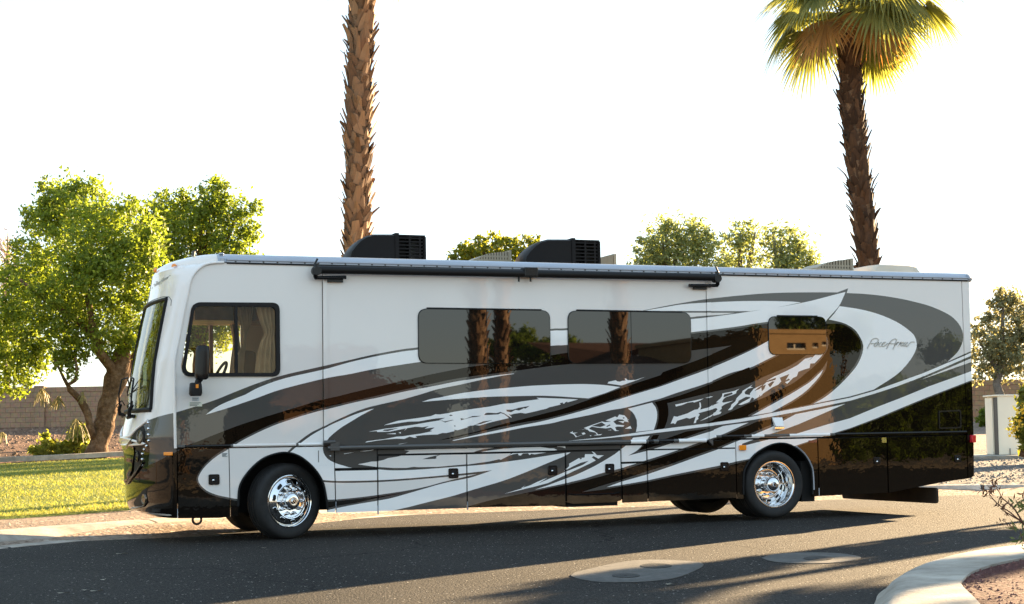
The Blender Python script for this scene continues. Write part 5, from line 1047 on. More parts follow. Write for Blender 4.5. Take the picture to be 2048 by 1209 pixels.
# ---------------------------------------------------------------- vegetation
bark = texmat('bark', [(.3, (.055, .030, .017)), (.5, (.14, .085, .05)), (.72, (.27, .18, .115))], 6, .95, .06, 9)
barkg = texmat('grey_bark', [(.3, (.10, .085, .07)), (.55, (.20, .175, .15)), (.75, (.32, .29, .25))], 8, .95, .03, 12)
def leafcloud(blobs, n, s0, s1, tw=.16, shell=.45, elong=1.9, ntw=46, droop=0.0, flat=0.0, sat=5):
    "blobs: (centre, (rx, ry, rz)); leaves cling to random twigs in each blob"
    if sat:
        ex_ = []
        for c, R in blobs:
            for _ in range(sat):
                d = rng.normal(size=3); d /= np.linalg.norm(d); k = rng.uniform(.9, 1.22); q_ = rng.uniform(.14, .34); ex_.append((tuple(np.array(c)+d*np.array(R)*k), tuple(np.array(R)*q_)))
        blobs = list(blobs)+ex_
    w = np.array([b_[1][0]*b_[1][2] for b_ in blobs]); w = w/w.sum(); cnt = rng.multinomial(n, w); out = []
    for (c, R), k in zip(blobs, cnt):
        if k == 0: continue
        R = np.array(R); d = rng.normal(size=(ntw, 3)); d /= np.linalg.norm(d, axis=1)[:, None]; tp = d*(rng.random((ntw, 1))**shell)*R*(.82+.36*rng.random((ntw, 1)))
        i = (rng.random(k)**1.5*ntw).astype(int); p = tp[i]+rng.normal(size=(k, 3))*R.mean()*tw*(.5+rng.random((ntw, 1))[i])
        if droop: p[:, 2] -= droop*np.abs(rng.normal(size=k))*R.mean()
        out.append(p+np.array(c))
    P = np.concatenate(out); n = len(P); a = rng.normal(size=(n, 3)); a[:, 2] -= droop*2; a /= np.linalg.norm(a, axis=1)[:, None]; b_ = np.cross(a, rng.normal(size=(n, 3))); b_ /= np.linalg.norm(b_, axis=1)[:, None]
    s = rng.uniform(s0, s1, (n, 1)); a = a*s*elong*.5; b_ = b_*s*.5
    return np.stack([P-a, P+b_*.9-a*.1, P+a, P-b_*.9-a*.1], axis=1)
def tree(name, label, cat, base, limbs, blobs, n, s0, s1, lm, bk, D, group=None, **kw):
    "limbs: pixel polylines [(u, v, r_px, dd)]; blobs: (u, v, r_px, dd[, vertical ratio])"
    x, y, z = base; root = empty(name, base); tag(root, label, cat, group); inv = Matrix.Translation(-Vector(base)); px = D/FPX
    tb = MB()
    for L_ in limbs:
        P = cr([(u, v, r, dd) for u, v, r, dd in L_], 14); tb.tube([AT(u, v, D+dd) for u, v, r, dd in P], [r*px*(1+.10*math.sin(i*2.1)+.05*math.sin(i*5.3)) for i, (u, v, r, dd) in enumerate(P)], 12)
    t = tb.build('trunk', bk, None, 180); t.parent = root; t.matrix_parent_inverse = inv
    B = []
    for bl in blobs:
        u, v, r, dd = bl[:4]; k = bl[4] if len(bl) > 4 else .9; B.append((AT(u, v, D+dd), (r*px, r*px, r*px*k)))
    c = quads('crown', leafcloud(B, n, s0, s1, **kw), lm); c.parent = root; c.matrix_parent_inverse = inv; return root
def gbase(u, v):
    d = gdepth(u, v); p = AT(u, v, d); return (p[0], p[1], height(p[0], p[1])), d
lm1 = leafmat('bright_leaf', (.058, .095, .012), (.33, .39, .065), .52, (1.4, 1.4, .65)); lm2 = leafmat('deep_leaf', (.038, .066, .008), (.20, .255, .03), .5, (1.45, 1.5, .55))
lm3 = leafmat('wispy_leaf', (.13, .155, .055), (.36, .39, .17), .5, (1.25, 1.25, .75)); lm4 = leafmat('grey_leaf', (.095, .10, .045), (.36, .35, .19), .42, (1.3, 1.2, .9))
bs, D1 = gbase(190, 917); print('tree1', bs, D1)
limbs = [[(196,930,27,0),(193,905,23,0),(205,865,20,0),(217,810,20,0),(231,760,22,0),(241,725,19,0),(246,690,14,0),(252,640,9,.5),(262,560,5,.8)], [(231,762,14,0),(222,735,12,-.2),(206,715,10,-.6),(192,695,8,-1),(185,650,7,-1.2),(170,560,4,-1.4)], [(240,765,12,0),(258,735,11,.4),(278,700,9,.8),(300,650,6,1)], [(196,885,9,0),(181,862,8,-.3),(176,830,7.5,-.4),(160,800,7,-.6),(140,780,5.5,-.9),(136,770,4.5,-1),(150,762,3.5,-1.1),(154,745,3,-1.2),(150,715,2,-1.2)], [(136,772,4,-1),(128,758,3,-1.1),(110,720,2.5,-1.3)], [(205,690,8,-.6),(150,640,6,-1),(90,600,4,-1.5),(40,560,3,-1.6)]]
bl = [(150,415,64,.6),(110,450,60,.8),(200,445,62,-.4),(255,470,66,-.8),(275,520,56,-1.2),(180,500,70,-1),(100,520,70,0),(50,545,58,.4),(230,560,70,-1.4),(150,580,75,-1.3),(70,610,70,-.5),(10,610,58,.2),(270,600,52,-.9),(200,640,66,-1),(120,660,66,-1),(40,680,62,-.4),(-20,660,60,0),(0,735,48,-.2),(60,720,46,-.6),(255,660,40,-.4),(110,390,38,.8),(175,385,34,.5),(75,440,36,1),(300,480,34,-1),(305,540,30,-1.1),(160,700,36,-.9),(230,690,34,-.2),(285,690,30,.2),(25,770,34,0,.7),(-50,740,50,.3),(122,722,22,-1.2,.8),(145,745,13,-1.2,1.2),(262,415,26,-.6)]
tree('mesquite_tree', 'broad bright green tree with a leaning forked trunk at the edge of the lawn', 'tree', bs, limbs, bl, 52000, .042, .088, lm1, bark, D1, tw=.17, shell=.4, ntw=60)
# hanging sprigs and the shrub at its foot
tg = leafmat('pale_sprig', (.20, .17, .06), (.40, .34, .14), .4)
def sprigs():
    mb = MB()
    for u0, v0, L_, sp, k in ((84, 778, 34, 9, 26), (118, 793, 26, 16, 30), (152, 838, 46, 10, 30), (5, 865, 24, 10, 16), (165, 785, 22, 14, 16)):
        for _ in range(k):
            a = random.gauss(0, .33); l = L_*random.uniform(.5, 1.1); dd = -1+random.gauss(0, .2); P = [(u0+random.gauss(0, 1.2), v0), (u0+math.sin(a)*l*.5+random.gauss(0, 1), v0+l*.35), (u0+math.sin(a)*l*.9*sp/10, v0+l)]
            mb.tube([AT(u, v, D1+dd) for u, v in cr(P, 8)], .012, 3)
    return mb
sp = sprigs().build('hanging_sprigs', tg); tag(sp, 'pale dry sprigs hanging in front of the block wall', 'twigs', kind='stuff')
def shrub(name, label, u, v, blobs, n, s0, s1, lm, bk=bark, D=None, cat='shrub', stems=14, **kw):
    bs_, d_ = gbase(u, v); d_ = D or d_; p = AT(u, v, d_); bs_ = (p[0], p[1], height(p[0], p[1])+.02)
    L_ = [[(u+random.gauss(0, 3), v, 2.2, 0), ((u+b_[0])/2, (v+b_[1])/2, 1.6, b_[3]*.5), (b_[0]+random.gauss(0, 3), b_[1]-b_[2]*.3, .9, b_[3])] for b_ in (blobs*4)[:stems]]
    return tree(name, label, cat, bs_, L_, blobs, n, s0, s1, lm, bk, d_, **kw)
shrub('shrub', 'small pale green shrub sprawling at the foot of the forked trunk', 155, 914, [(78,905,12,0),(95,890,14,0),(120,900,16,0),(145,895,16,0),(95,912,10,0),(125,912,12,0),(150,870,14,0),(165,880,17,0),(180,900,14,-.3),(170,855,9,0),(65,900,7,0),(92,872,7,0)], 2400, .06, .11, leafmat('shrub_leaf', (.17, .19, .03), (.42, .42, .10), .45, (1.3, 1.3, .6)), tw=.3, ntw=20)
shrub('shrub', 'low dark green shrub in front of the right hand block wall', 1976, 852, [(1976,832,15,0),(1968,842,12,0),(1985,840,13,0),(1978,818,9,0)], 1800, .06, .12, lm2, D=59.4, tw=.22)
# trees behind
def hidden_base(u, D): x, y, _ = AT(u, 900, D); return (x, y, height(x, y))
def bt(name, label, D, u, bl, n, s0, s1, lm, bk=bark, vb=900, fork=None, **kw):
    b0 = hidden_base(u, D); vb = PX(b0)[1]; bl = bl; vmid = min(b_[1] for b_ in bl); L_ = [[(u, vb+6, 14, 0), (u-3, lerp(vb, vmid, .35), 11, 0), (u+4, lerp(vb, vmid, .6), 8, 0), (u, lerp(vb, vmid, .85), 4, 0)]]
    for b_ in bl[::2]: L_.append([(u, lerp(vb, vmid, .35), 8, 0), ((u+b_[0])/2, lerp(lerp(vb, vmid, .4), b_[1], .55), 5, b_[3]*.5), (b_[0], b_[1], 2.2, b_[3])])
    return tree(name, label, 'tree', b0, L_, bl, n, s0, s1, lm, bk, D, group='treetops behind the motorhome', **kw)
bt('dense_tree', 'dense dark green tree behind the nose of the motorhome', 51, 400, [(420,410,50,0),(355,430,56,.5),(470,435,46,0),(320,420,36,.8),(395,470,70,0),(460,490,56,-.4),(330,490,60,.4),(395,550,75,0),(470,550,50,0),(330,570,60,.3),(300,450,30,.8),(440,385,26,0),(500,470,24,0),(420,640,70,0),(340,660,60,0),(480,620,50,0)], 30000, .05, .10, leafmat('mid_leaf', (.048, .08, .010), (.27, .325, .05), .5, (1.4, 1.4, .6)), tw=.17, ntw=60)
bt('small_tree', 'leafy green treetop between the two black roof air conditioners', 48, 985, [(940,505,32,0),(985,495,32,0),(1020,500,26,0),(1055,495,24,0),(1045,520,34,0),(960,540,50,0),(1030,560,60,0),(910,520,22,0),(980,600,70,0),(1068,480,12,0),(965,483,13,0)], 6000, .06, .12, leafmat('yellow_leaf', (.075, .10, .012), (.30, .31, .05), .5, (1.4, 1.3, .6)), tw=.2, ntw=36)
bt('wispy_tree', 'rounded wispy treetop nearest the middle of the roof', 61, 1350, [(1325,480,44,0),(1370,475,46,0),(1405,485,34,.3),(1300,500,36,0),(1350,520,60,0),(1410,520,44,0),(1290,530,34,0),(1345,580,70,0),(1330,455,20,0),(1385,452,20,0)], 9000, .05, .10, lm3, barkg, elong=2.6, tw=.2, ntw=70)
bt('wispy_tree', 'thin airy treetop in the middle of the three behind the roof', 62.7, 1480, [(1480,470,30,0),(1465,490,34,0),(1500,500,34,0),(1480,525,46,0),(1510,465,22,0),(1450,515,28,0),(1485,580,60,0),(1492,450,12,0)], 3000, .05, .10, lm3, barkg, elong=2.6, tw=.22, ntw=50)
bt('wispy_tree', 'loose sloping treetop beside the roof vent near the right palm', 62, 1575, [(1560,480,34,0),(1590,495,38,0),(1550,510,36,0),(1605,520,32,0),(1570,530,46,0),(1625,520,18,0),(1545,462,16,0),(1575,590,60,0),(1600,485,18,0)], 4600, .05, .10, lm3, barkg, elong=2.6, tw=.22, ntw=50)
p0 = hidden_base(1996, 60)
tree('olive_tree', 'olive green tree with a pale trunk before the right block wall', 'tree', p0, [[(2000,PX(p0)[1]+4,9,0),(2000,790,8,0),(1993,768,8.5,0),(1998,745,8,0),(2003,715,6,0),(2005,660,4,0),(2006,600,2.5,0)], [(1998,745,6,0),(2020,700,4,0),(2040,660,3,0)], [(1998,745,5,0),(1975,710,4,0),(1958,680,2.5,0)]],
     [(2010,595,24,0),(2030,600,22,0),(1990,610,16,0),(2015,630,34,0),(2045,640,34,0),(1975,645,24,0),(1985,680,40,0),(2020,690,44,0),(2055,690,40,0),(1955,670,24,0),(1960,710,30,0),(2000,725,38,0),(2040,735,38,0),(1965,745,18,0),(1952,760,14,0),(2075,660,40,0),(2000,588,12,0)], 8500, .06, .115, lm4, barkg, 60, tw=.22, ntw=40)
p0 = hidden_base(12, 76); tb = [[(12,PX(p0)[1],7,0),(14,700,6,0),(10,600,4,0),(14,520,2.5,0),(16,465,1,0)]]
for k in range(34):
    v0 = random.uniform(480, 680); s = random.choice((-1, 1)); l = random.uniform(14, 46); tb.append([(12, v0+l*.7, 1.6, 0), (12+s*l*.5+random.gauss(0, 4), v0+l*.1, 1.0, random.gauss(0, .5)), (12+s*l*.8+random.gauss(0, 6), v0-l*.5, .45, random.gauss(0, .8))])
tree('bare_tree', 'pale bare pinkish tree at the left edge of the picture', 'tree', p0, tb, [(15,500,26,0,1.3),(30,520,20,0,1.3),(5,560,26,0),(25,580,22,0),(0,520,20,0)], 900, .05, .10, leafmat('dry_leaf_pink', (.34, .24, .19), (.55, .43, .36), .3), texmat('pale_bark', [(.3, (.30, .21, .16)), (.7, (.46, .35, .28))], 8), 76, tw=.3)
# flowering bush at the right edge
bs_ = AT(2040, 914, 39.2); bush_bl = [(2069, 800, 25.8, 0), (2077, 770, 18.919999999999998, 0), (2057, 825, 22.36, 0), (2079, 840, 30.96, 0), (2055, 860, 22.36, 0), (2067, 885, 24.08, 0), (2087, 900, 20.64, 0), (2102, 800, 34.4, 0), (2107, 860, 39.56, 0), (2049, 842, 15.48, 0), (2057, 790, 13.76, 0), (2117, 910, 34.4, 0), (2042, 872, 8.6, 0)]
lmb = leafmat('oleander_leaf', (.055, .07, .012), (.27, .28, .06), .42, (1.4, 1.3, .6)); bush = shrub('flowering_bush', 'rounded green bush with a few yellow flowers in front of the cream cabinet', 2046, 913, bush_bl, 7500, .06, .115, lmb, D=39.2, elong=2.8, tw=.24, ntw=40)
fl = quads('blossoms', leafcloud([(AT(2034, 828, 38.7), (.22, .2, .3)), (AT(2032, 862, 38.7), (.2, .2, .25)), (AT(2046, 808, 38.7), (.1, .1, .1))], 70, .06, .10, tw=.3, ntw=12, elong=1.1), mat('yellow_petal', (.80, .50, .03), .6)); fl.parent = bush; fl.matrix_parent_inverse = Matrix.Translation(-bush.location)
# dry oleander sprays reaching in from the right
DT = 12.0; tw_ = MB(); lv = []
def spray(P, r): tw_.tube([AT(u, v, DT+dd) for u, v, dd in cr(P, 6)], [r*(1.2-.7*i/(len(cr(P, 6))-1)) for i in range(len(cr(P, 6)))], 6)
for P in ([(2110,1135,.3),(2075,1080,.2),(2046,1048,.1),(2020,1025,0),(2004,1015,0),(1990,1003,-.05),(1978,988,-.1)], [(2048,1050,.1),(2030,1020,.1),(2018,1008,.1),(2003,995,.1),(1999,985,.15),(1992,977,.15)], [(2042,1042,.1),(2020,1030,.1),(2008,1022,.1)], [(2004,1015,0),(2012,1008,0),(2018,1006,0),(2017,1000,0)], [(2100,1150,.2),(2060,1095,0),(2046,1080,0),(2040,1065,0)], [(2110,1120,.2),(2070,1040,.3),(2052,1010,.3),(2044,990,.3)], [(1990,975,0),(1984,966,0),(1986,958,0)], [(1978,985,-.1),(1986,972,-.1)], [(2090,1140,.2),(2055,1075,.1),(2046,1055,.1)]): spray(P, .0065)
sproot = empty('dry_plant', (GP(DT, DR(*AT(2110, 1140, DT)[:2])[1])[0], GP(DT, DR(*AT(2110, 1140, DT)[:2])[1])[1], .13)); tag(sproot, 'wiry plant with dry reddish flower heads leaning in over the kerbed island', 'plant')
def putp(o): o.parent = sproot; o.matrix_parent_inverse = Matrix.Translation(-sproot.location); return o
putp(tw_.build('stems', mat('dry_stem', (.13, .055, .03), .8, var=.4, vscale=30), None, 60))
def blades(lst, lmin, lmax, w):
    co = []
    for u, v, k, sd in lst:
        c = np.array(AT(u, v, DT+random.uniform(-.1, .2)))
        for _ in range(k):
            a = rng.normal(size=3); a /= np.linalg.norm(a); q_ = np.cross(a, rng.normal(size=3)); q_ /= np.linalg.norm(q_); l = random.uniform(lmin, lmax); p = c+rng.normal(size=3)*sd; co.append([p, p+a*l*.5+q_*w, p+a*l, p+a*l*.5-q_*w])
    return np.array(co)
dfm = leafmat('dry_flower', (.07, .022, .008), (.22, .10, .04), .2)
for h_ in [(1978,984,26,.02),(1972,981,8,.02),(1985,978,10,.02),(1989,968,9,.015),(2002,1011,14,.018),(2008,1018,8,.015),(2000,997,8,.015),(2022,1006,7,.014),(2006,1043,16,.02),(2043,990,16,.025),(2046,1000,10,.02),(1995,962,5,.02),(2016,1054,4,.01),(1972,992,3,.01),(1965,986,3,.008)]: putp(quads('flower_head', blades([h_], .02, .065, .006), dfm))
putp(quads('leaves', blades([(2038,1062,12,.03),(2046,1072,14,.03),(2046,1010,14,.03),(2052,1020,14,.03),(2044,1080,8,.03),(2034,1008,5,.02)], .05, .13, .009), leafmat('spray_leaf', (.06, .09, .02), (.22, .26, .08), .35)))
# ---------------------------------------------------------------- fan palms
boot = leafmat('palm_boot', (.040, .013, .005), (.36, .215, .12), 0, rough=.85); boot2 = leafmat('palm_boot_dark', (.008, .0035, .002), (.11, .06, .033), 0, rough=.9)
frond = leafmat('palm_frond', (.10, .125, .035), (.30, .31, .11), .42, (1.35, 1.25, .6)); fdry = leafmat('dry_frond', (.20, .10, .03), (.46, .27, .09), .4, (1.5, 1.0, .5))
def palm(label, base, axis, rad, zcrown, nboot, nfr, boots, seed, crown_r=1.7, top=1.5, group='fan palms', down=.5, bm=None):
    "axis: world points up the trunk; rad(t) trunk radius"
    R = random.Random(seed); root = empty('fan_palm', base); tag(root, label, 'palm tree', group); inv = Matrix.Translation(-Vector(base)); A = cr(axis, .3)
    A = [Vector(a) for a in A]; Ls = [0]
    for a, c in zip(A, A[1:]): Ls.append(Ls[-1]+(c-a).length)
    T = Ls[-1]
    def at(s):
        i = min(max(j for j in range(len(Ls)) if Ls[j] <= s+1e-6), len(A)-2); f_ = (s-Ls[i])/(Ls[i+1]-Ls[i]); return A[i].lerp(A[i+1], f_), (A[i+1]-A[i]).normalized()
    n = 40; tr = MB().tube([at(T*k/n)[0] for k in range(n+1)], [rad(k/n)*.86 for k in range(n+1)], 16).build('trunk', bark, None, 180); tr.parent = root; tr.matrix_parent_inverse = inv
    # leaf bases spiralling up
    mb = MB(); ga = 2.399963; s0 = T-nboot[1]
    for k in range(nboot[0]):
        s = s0+nboot[1]*(k+R.uniform(-.3, .3))/nboot[0]; s = min(T-.01, max(.02, s)); c, t = at(s); a = k*ga+R.gauss(0, .12); u_ = t.cross(Vector((0, 1, 0))).normalized(); v_ = t.cross(u_); o_ = u_*math.cos(a)+v_*math.sin(a); sd = t.cross(o_); r = rad(s/T)
        L_ = R.uniform(.17, .36)*boots; w = R.uniform(.07, .12)*boots; til = R.uniform(.06, .58); cu_ = R.uniform(-.05, .22); tw = R.gauss(0, .35)
        if R.random() < .07: L_ *= 1.35; til += .35; w *= .8
        sd2 = (sd*math.cos(tw)+t*math.sin(tw)).normalized(); p0_ = c+o_*r*.80-t*.03; p1_ = p0_+t*L_*.5*math.cos(til*.6)+o_*(L_*.5*math.sin(til*.6)+.015); p2_ = p1_+t*L_*.5*math.cos(til+cu_)+o_*L_*.5*math.sin(til+cu_); th = o_*R.uniform(.018, .03)
        w2, w3 = w*R.uniform(.62, .85), w*R.uniform(.25, .6); j = sd2*R.gauss(0, .02)
        mb.add([p0_-sd2*w, p0_+th, p0_+sd2*w, p1_-sd2*w2+j, p1_+th*1.1+j, p1_+sd2*w2+j, p2_-sd2*w3+j*2, p2_+th*.5+j*2, p2_+sd2*w3+j*2, p1_-th*.3+j, p2_-th*.3+j*2], [(0, 1, 4, 3), (1, 2, 5, 4), (3, 4, 7, 6), (4, 5, 8, 7), (3, 6, 10, 9), (9, 10, 8, 5), (6, 7, 8, 10), (0, 3, 9), (2, 9, 5)])
    bo = mb.build('leaf_bases', bm or boot, None); bo.parent = root; bo.matrix_parent_inverse = inv
    ct, tt = at(T)
    for k in range(nfr):
        f_ = k/max(1, nfr-1); az = k*ga+R.gauss(0, .2); el = lerp(-down*1.9, 1.35, f_**.85)+R.gauss(0, .1); o_ = Vector((math.cos(az), math.sin(az), 0)); d_ = (o_*math.cos(el)+Vector((0, 0, 1))*math.sin(el)).normalized(); pl = R.uniform(.85, 1.25)*crown_r*.52
        c0 = ct+Vector((0, 0, lerp(-.25, .35, f_)))+o_*.1; st = [c0]; dd_ = Vector(d_)
        for q_ in range(6): dd_ = (dd_+Vector((0, 0, -.075-(.05 if f_ < .5 else 0)))).normalized(); st.append(st[-1]+dd_*pl/6)
        leaf = MB(); leaf.tube(st, [.022-.002*i for i in range(7)], 5)
        hub = st[-1]; ax = dd_; side = ax.cross(Vector((0, 0, 1))).normalized(); up = side.cross(ax).normalized(); ns = 34; fr_ = R.uniform(.85, 1.1)*crown_r*.56
        for q_ in range(ns):
            a = lerp(-1.75, 1.75, (q_+R.uniform(-.2, .2))/(ns-1)); dr = (ax*math.cos(a)+side*math.sin(a)+up*(.16-.10*abs(a))).normalized(); l = fr_*(1-.13*abs(a))*R.uniform(.88, 1.08); wn = dr.cross(up).normalized(); w = fr_*.034; P = [hub+dr*.02]; dv = Vector(dr)
            for q2 in range(5): dv = (dv+Vector((0, 0, -.035-.16*(q2/4)**1.5-(.07 if f_ < .35 else 0)))).normalized(); P.append(P[-1]+dv*l/5)
            ws = [.25*w, .75*w, w*.95, w*.62, w*.3, .03*w]; fold = up*w*.35; vs = []
            for p_, w_ in zip(P, ws): vs += [p_-wn*w_, p_+fold*(w_/w), p_+wn*w_]
            leaf.add(vs, [g for i in range(5) for g in ((i*3, i*3+1, i*3+4, i*3+3), (i*3+1, i*3+2, i*3+5, i*3+4))], 0)
        lo = leaf.build('frond', fdry if (f_ < .10 and R.random() < .45) else frond, None); lo.parent = root; lo.matrix_parent_inverse = inv
    return root
def trunk_axis(P, D, top):
    A = [AT(u, v, D) for u, v in P]; b0 = A[0]; z0 = height(b0[0], b0[1]); A = [(b0[0], b0[1], z0)]+A; 
    if top: d = Vector(A[-1])-Vector(A[-2]); A.append(tuple(Vector(A[-1])+d.normalized()*top))
    return A
DP1 = 29.3
A1 = trunk_axis([(713,760),(714,495),(716,330),(717,220),(721,90),(725,0)], DP1, 1.9); px1 = DP1/FPX
palm('tall fan palm with a shaggy tan trunk standing behind the cab half of the motorhome', A1[0], A1, lambda t: lerp(26, 27, t)*px1, 0, (520, 9.0), 20, 1.0, 5, top=0, crown_r=1.8)
DP2 = 30.1; px2 = DP2/FPX
A2 = trunk_axis([(1746,770),(1737,540),(1727,430),(1712,300),(1701,180),(1699,100),(1702,-20)], DP2, .5)
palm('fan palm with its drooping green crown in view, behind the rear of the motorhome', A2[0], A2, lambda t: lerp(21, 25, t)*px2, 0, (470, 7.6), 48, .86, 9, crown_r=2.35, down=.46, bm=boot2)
# ---------------------------------------------------------------- across the street: what the glass and paint of the motorhome mirror
def RV_(u, v, Y): p = U(u, v, Y); return (p[0], -p[1], p[2])
def street_palm(u, Y, label, r, seed, H, lean=0.0):
    x, y, z = RV_(u, 760, Y); palm(label, (x, y, 0), [(x, y, 0), (x+lean*.3, y, H*.4), (x+lean, y, H)], lambda t: r, 0, (150, 6.0), 14, 1.1, seed)
street_palm(952, 24.5, 'fan palm across the street, mirrored in the left dark window', .29, 21, 7.5, .1); street_palm(998, 25.5, 'slimmer fan palm across the street close beside the thicker one', .22, 22, 8.5, .2); street_palm(1240, 25.5, 'fan palm across the street in front of the dark roofed house', .29, 23, 8.0, -.1)
stucco = texmat('tan_stucco', [(.3, (.36, .215, .09)), (.7, (.46, .285, .13))], 3, .95, .006, 60); stucco2 = texmat('brown_stucco', [(.3, (.20, .105, .05)), (.7, (.28, .155, .075))], 3, .95, .006, 60); tile = texmat('roof_tile', [(.3, (.075, .035, .02)), (.7, (.15, .075, .045))], 5, .9, .03, 8)
def house(label, x0, x1, y0, y1, h, rf, m, wins, door=None):
    root = empty('stucco_house', (x0, y1, 0)); tag(root, label, 'house', 'houses across the street'); inv = Matrix.Translation(-Vector((x0, y1, 0)))
    def put(o): o.parent = root; o.matrix_parent_inverse = inv; return o
    # street wall (facing +Y) pieced round its openings
    xs_ = sorted({x0, x1}|{a for w in wins for a in w[:2]}); zs_ = sorted({0., h}|{a for w in wins for a in w[2:4]}); b = MB()
    for a, c in zip(xs_, xs_[1:]):
        for d, e_ in zip(zs_, zs_[1:]):
            if not any(w[0] <= (a+c)/2 <= w[1] and w[2] <= (d+e_)/2 <= w[3] for w in wins): b.box(a, c, y1-.25, y1, d, e_)
    b.box(x0, x1, y0, y0+.2, 0, h); b.box(x0, x0+.2, y0+.2, y1-.25, 0, h); b.box(x1-.2, x1, y0+.2, y1-.25, 0, h); put(b.build('wall', m))
    for w in wins:
        f = MB(); f.box(w[0], w[1], y1-.2, y1-.16, w[2], w[3]); wo = put(f.build('window', M['glassk'])); g = MB(); xm = (w[0]+w[1])/2; g.box(xm-.03, xm+.03, y1-.16, y1-.12, w[2], w[3]); g.box(w[0], w[1], y1-.16, y1-.02, w[2], w[2]+.05); go = g.build('frame', M['cream']); go.parent = wo; go.matrix_parent_inverse = inv@Matrix.Identity(4) if 0 else Matrix.Identity(4)
    o_ = .5; zr = h+rf
    if rf > 0:
        P = [(x0-o_, y0-o_, h-.05), (x1+o_, y0-o_, h-.05), (x1+o_, y1+o_, h-.05), (x0-o_, y1+o_, h-.05)]; ym = (y0+y1)/2; k = (y1-y0)/2; b = MB(); b.add(P+[(x0+k, ym, zr), (x1-k, ym, zr)]+[(x, y, h-.2) for x, y, z in P], [(0, 1, 5, 4), (1, 2, 5), (2, 3, 4, 5), (3, 0, 4), (9, 8, 7, 6), (0, 6, 7, 1), (1, 7, 8, 2), (2, 8, 9, 3), (3, 9, 6, 0)]); put(b.build('roof', tile))
    else:
        b = MB(); b.box(x0-.1, x1+.1, y0-.1, y1+.06, h, h+.14); put(b.build('parapet', m))
    return root
def wx(u, Y): return RV_(u, 700, Y)[0]
def wz(v, u, Y): return RV_(u, v, Y)[2]
YH = 28.; zt = wz(668, 1590, YH)
house('sunlit tan stucco house across the street with a row of small windows', wx(1515, YH), wx(1662, YH), -YH-9, -YH, zt, 0, stucco, [(wx(1573, YH), wx(1611, YH), wz(700, 1590, YH), wz(686, 1590, YH)), (wx(1624, YH), wx(1636, YH), wz(697, 1630, YH), wz(686, 1630, YH)), (wx(1643, YH), wx(1654, YH), wz(693, 1650, YH), wz(684, 1650, YH)), (wx(1540, YH), wx(1556, YH), 1.0, 2.6)])
YG = 34.; house('brown house with a dark tiled hip roof across the street', wx(1170, YG), wx(1440, YG), -YG-11, -YG, wz(735, 1300, YG), wz(668, 1300, YG)-wz(735, 1300, YG), stucco2, [(wx(1340, YG), wx(1365, YG), .9, 2.1), (wx(1250, YG), wx(1275, YG), .9, 2.1)])
YK = 38.; house('low brown house with a dark roof far across the street to the left', wx(560, YK), wx(900, YK), -YK-10, -YK, 2.6, 2.2, stucco2, [(wx(700, YK), wx(730, YK), .9, 2.1), (wx(620, YK), wx(650, YK), .9, 2.1)])
def street_tree(label, u, v, Y, r, n, lm):
    x, y, z = RV_(u, v, Y); root = empty('street_tree', (x, y, 0)); tag(root, label, 'tree', 'trees across the street'); inv = Matrix.Translation(-Vector((x, y, 0)))
    t = MB().tube([(x, y, 0), (x+.1, y, z*.4), (x-.1, y, z)], [.14, .1, .05], 8).build('trunk', bark, None, 180); t.parent = root; t.matrix_parent_inverse = inv
    B = [((x+random.gauss(0, r*.5), y+random.gauss(0, r*.4), z+random.gauss(0, r*.3)), (r*.55, r*.55, r*.45)) for _ in range(9)]; c = quads('crown', leafcloud(B, n, .12, .22, ntw=40), lm); c.parent = root; c.matrix_parent_inverse = inv
for u, v, Y, r, n, lab in ((1020, 700, 62, 1.0, 1600, 'bushy tree far across the street just right of the two palms'), (1062, 690, 64, 1.2, 1800, 'taller bushy tree far across the street in the middle of its row'), (1100, 700, 60, 1.1, 1600, 'bushy tree far across the street at the end of its row'), (1605, 650, 56, 1.2, 2200, 'dark tree rising behind the flat roofed tan house'), (1490, 690, 50, .8, 1400, 'low bushy tree before the near end of the tan house'), (1690, 670, 31, .9, 1800, 'dark tree before the far end of the tan house'), (470, 790, 40, 1.1, 1400, 'spreading tree far across the street opposite the cab'), (365, 800, 30, .8, 1500, 'small tree across the street opposite the front bumper'), (1900, 705, 44, 1.0, 1800, 'rounded tree across the street beyond the rear bumper'), (1430, 745, 40, 1.0, 1600, 'bushy tree between the brown and the tan house')): street_tree(lab, u, v, Y, r, n, lm2)
def free_tree(name, label, x, y, z, r, k, lm, s0=.07, s1=.14):
    h = height(x, y); root = empty(name, (x, y, h)); tag(root, label, 'tree', 'trees out of the picture'); inv = Matrix.Translation(-root.location)
    t = MB().tube([(x, y, h-.1), (x+.1, y, h+z*.5), (x-.05, y, h+z)], [.13, .10, .05], 8).build('trunk', bark, None, 180); t.parent = root; t.matrix_parent_inverse = inv
    c = quads('crown', leafcloud([((x+random.gauss(0, r*.35), y+random.gauss(0, r*.35), h+z+random.gauss(0, r*.5)), (r*.6, r*.6, r*.6)) for _ in range(8)], k, s0, s1, ntw=40), lm); c.parent = root; c.matrix_parent_inverse = inv
SUN_AZ, SUN_EL = 30.0, 11.3
def nn(u, v): x, y, _ = G(u, v); a = math.radians(SUN_AZ); return math.sin(a)*x-math.cos(a)*y, math.cos(a)*x+math.sin(a)*y
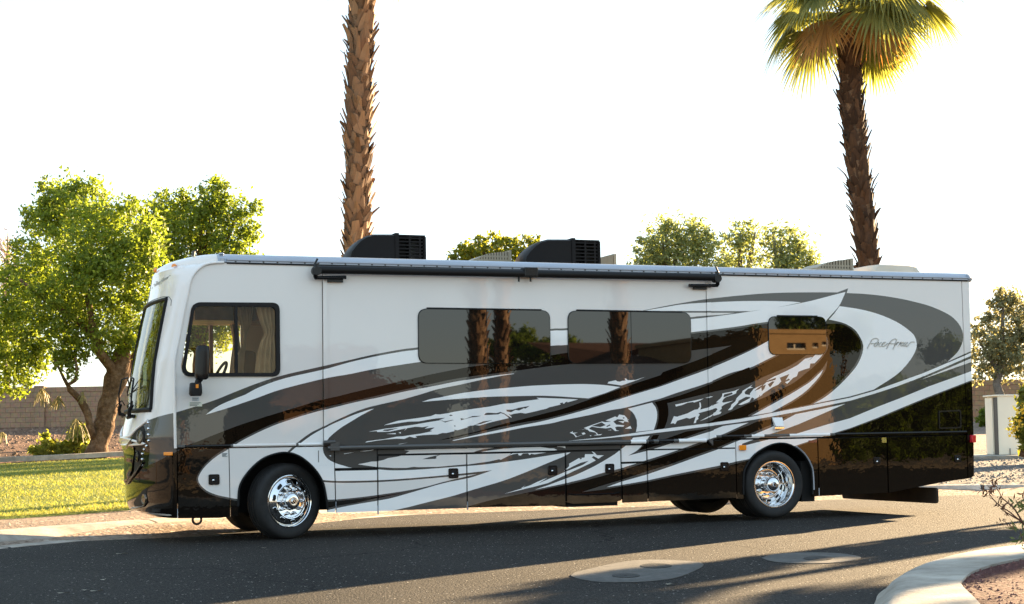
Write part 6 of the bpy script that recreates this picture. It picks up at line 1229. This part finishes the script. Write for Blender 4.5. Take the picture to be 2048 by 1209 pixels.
for lab, (u, v), ds, r, z, k in (('leafy tree out to the right whose shade falls behind the valve collars', (1500, 1119), 17, .5, 3.3, 3000), ('taller tree out to the right shading the road nearer the viewer', (1500, 1141), 24, .30, 4.9, 1700), ('slender tree out to the right beside the taller one', (1500, 1162), 22, .24, 4.5, 1300), ('round tree at the far right shading the foot of the picture', (1250, 1207), 21, .36, 4.3, 3000), ('slim tree at the right edge shading the road by the island', (2000, 1075), 12, .35, 2.6, 1600), ('spreading tree out to the right shading the kerbed island', (1880, 1185), 20, .7, 4.2, 3600)):
    n_, s_ = nn(u, v); a = math.radians(SUN_AZ); s_ += ds; free_tree('shade_tree', lab, math.sin(a)*n_+math.cos(a)*s_, -math.cos(a)*n_+math.sin(a)*s_, z, r, k, lm2)
free_tree('lawn_tree', 'broad tree on the lawn out to the left, mirrored in the windshield', -9.5, 14, 5.6, 4.0, 15000, lm2); free_tree('lawn_tree', 'third tree out to the left, nearest the road ahead of the motorhome', -15, 8, 4.6, 3.4, 9000, lm2); free_tree('lawn_tree', 'second tree further along the lawn, mirrored in the windshield edge', -7.8, 19, 5.6, 3.2, 11000, lm2)
hx_ = [RV_(u, 800, 30) for u in range(1672, 2010, 26)]; hr = empty('hedge', (hx_[0][0], hx_[0][1], 0)); tag(hr, 'long dark hedge added out of view across the street to darken the reflections in the rear doors', 'hedge')  # added out of view so the black rear doors mirror something dark
hc = quads('foliage', leafcloud([((x+random.gauss(0, .1), y, z0), (.75, .6, .7)) for x, y, _ in hx_ for z0 in (.55, 1.5, 2.35)], 15000, .10, .20, ntw=40, sat=2), lm2); hc.parent = hr; hc.matrix_parent_inverse = Matrix.Translation(-hr.location)
hs_ = MB(); [hs_.tube([(x, y, 0), (x, y, 1.2)], .05, 6) for x, y, _ in hx_]; hs_ = hs_.build('stems', bark); hs_.parent = hr; hs_.matrix_parent_inverse = Matrix.Translation(-hr.location)
# ---------------------------------------------------------------- light
az, el = math.radians(SUN_AZ), math.radians(SUN_EL)
sun = bpy.data.lights.new('sun', 'SUN'); sun.energy = 4.0; sun.angle = math.radians(.5); sun.color = (1.0, .72, .41); so = bpy.data.objects.new('sun', sun); COL.objects.link(so)
so.rotation_euler = Vector((-math.cos(az)*math.cos(el), -math.sin(az)*math.cos(el), -math.sin(el))).to_track_quat('-Z', 'Y').to_euler()
W = bpy.data.worlds.new('World'); SC.world = W; W.use_nodes = True; N, L = W.node_tree.nodes, W.node_tree.links; sk = N.new('ShaderNodeTexSky'); sk.sky_type = 'NISHITA'; sk.sun_disc = False; sk.sun_elevation = el; sk.sun_rotation = pi/2-az; sk.air_density = 1.0; sk.dust_density = .15; sk.ozone_density = 2.5
gm = N.new('ShaderNodeGamma'); gm.inputs['Gamma'].default_value = .27; hs = N.new('ShaderNodeHueSaturation'); hs.inputs['Saturation'].default_value = 1.55; L.new(sk.outputs[0], gm.inputs['Color']); L.new(gm.outputs[0], hs.inputs['Color']); L.new(hs.outputs[0], N['Background'].inputs['Color']); N['Background'].inputs['Strength'].default_value = .1
SC.view_settings.view_transform = 'Standard'; SC.view_settings.look = 'None'; SC.view_settings.exposure = 3.42; SC.view_settings.gamma = 1
SC.cycles.max_bounces = 8; SC.cycles.transparent_max_bounces = 12; SC.cycles.use_denoising = True
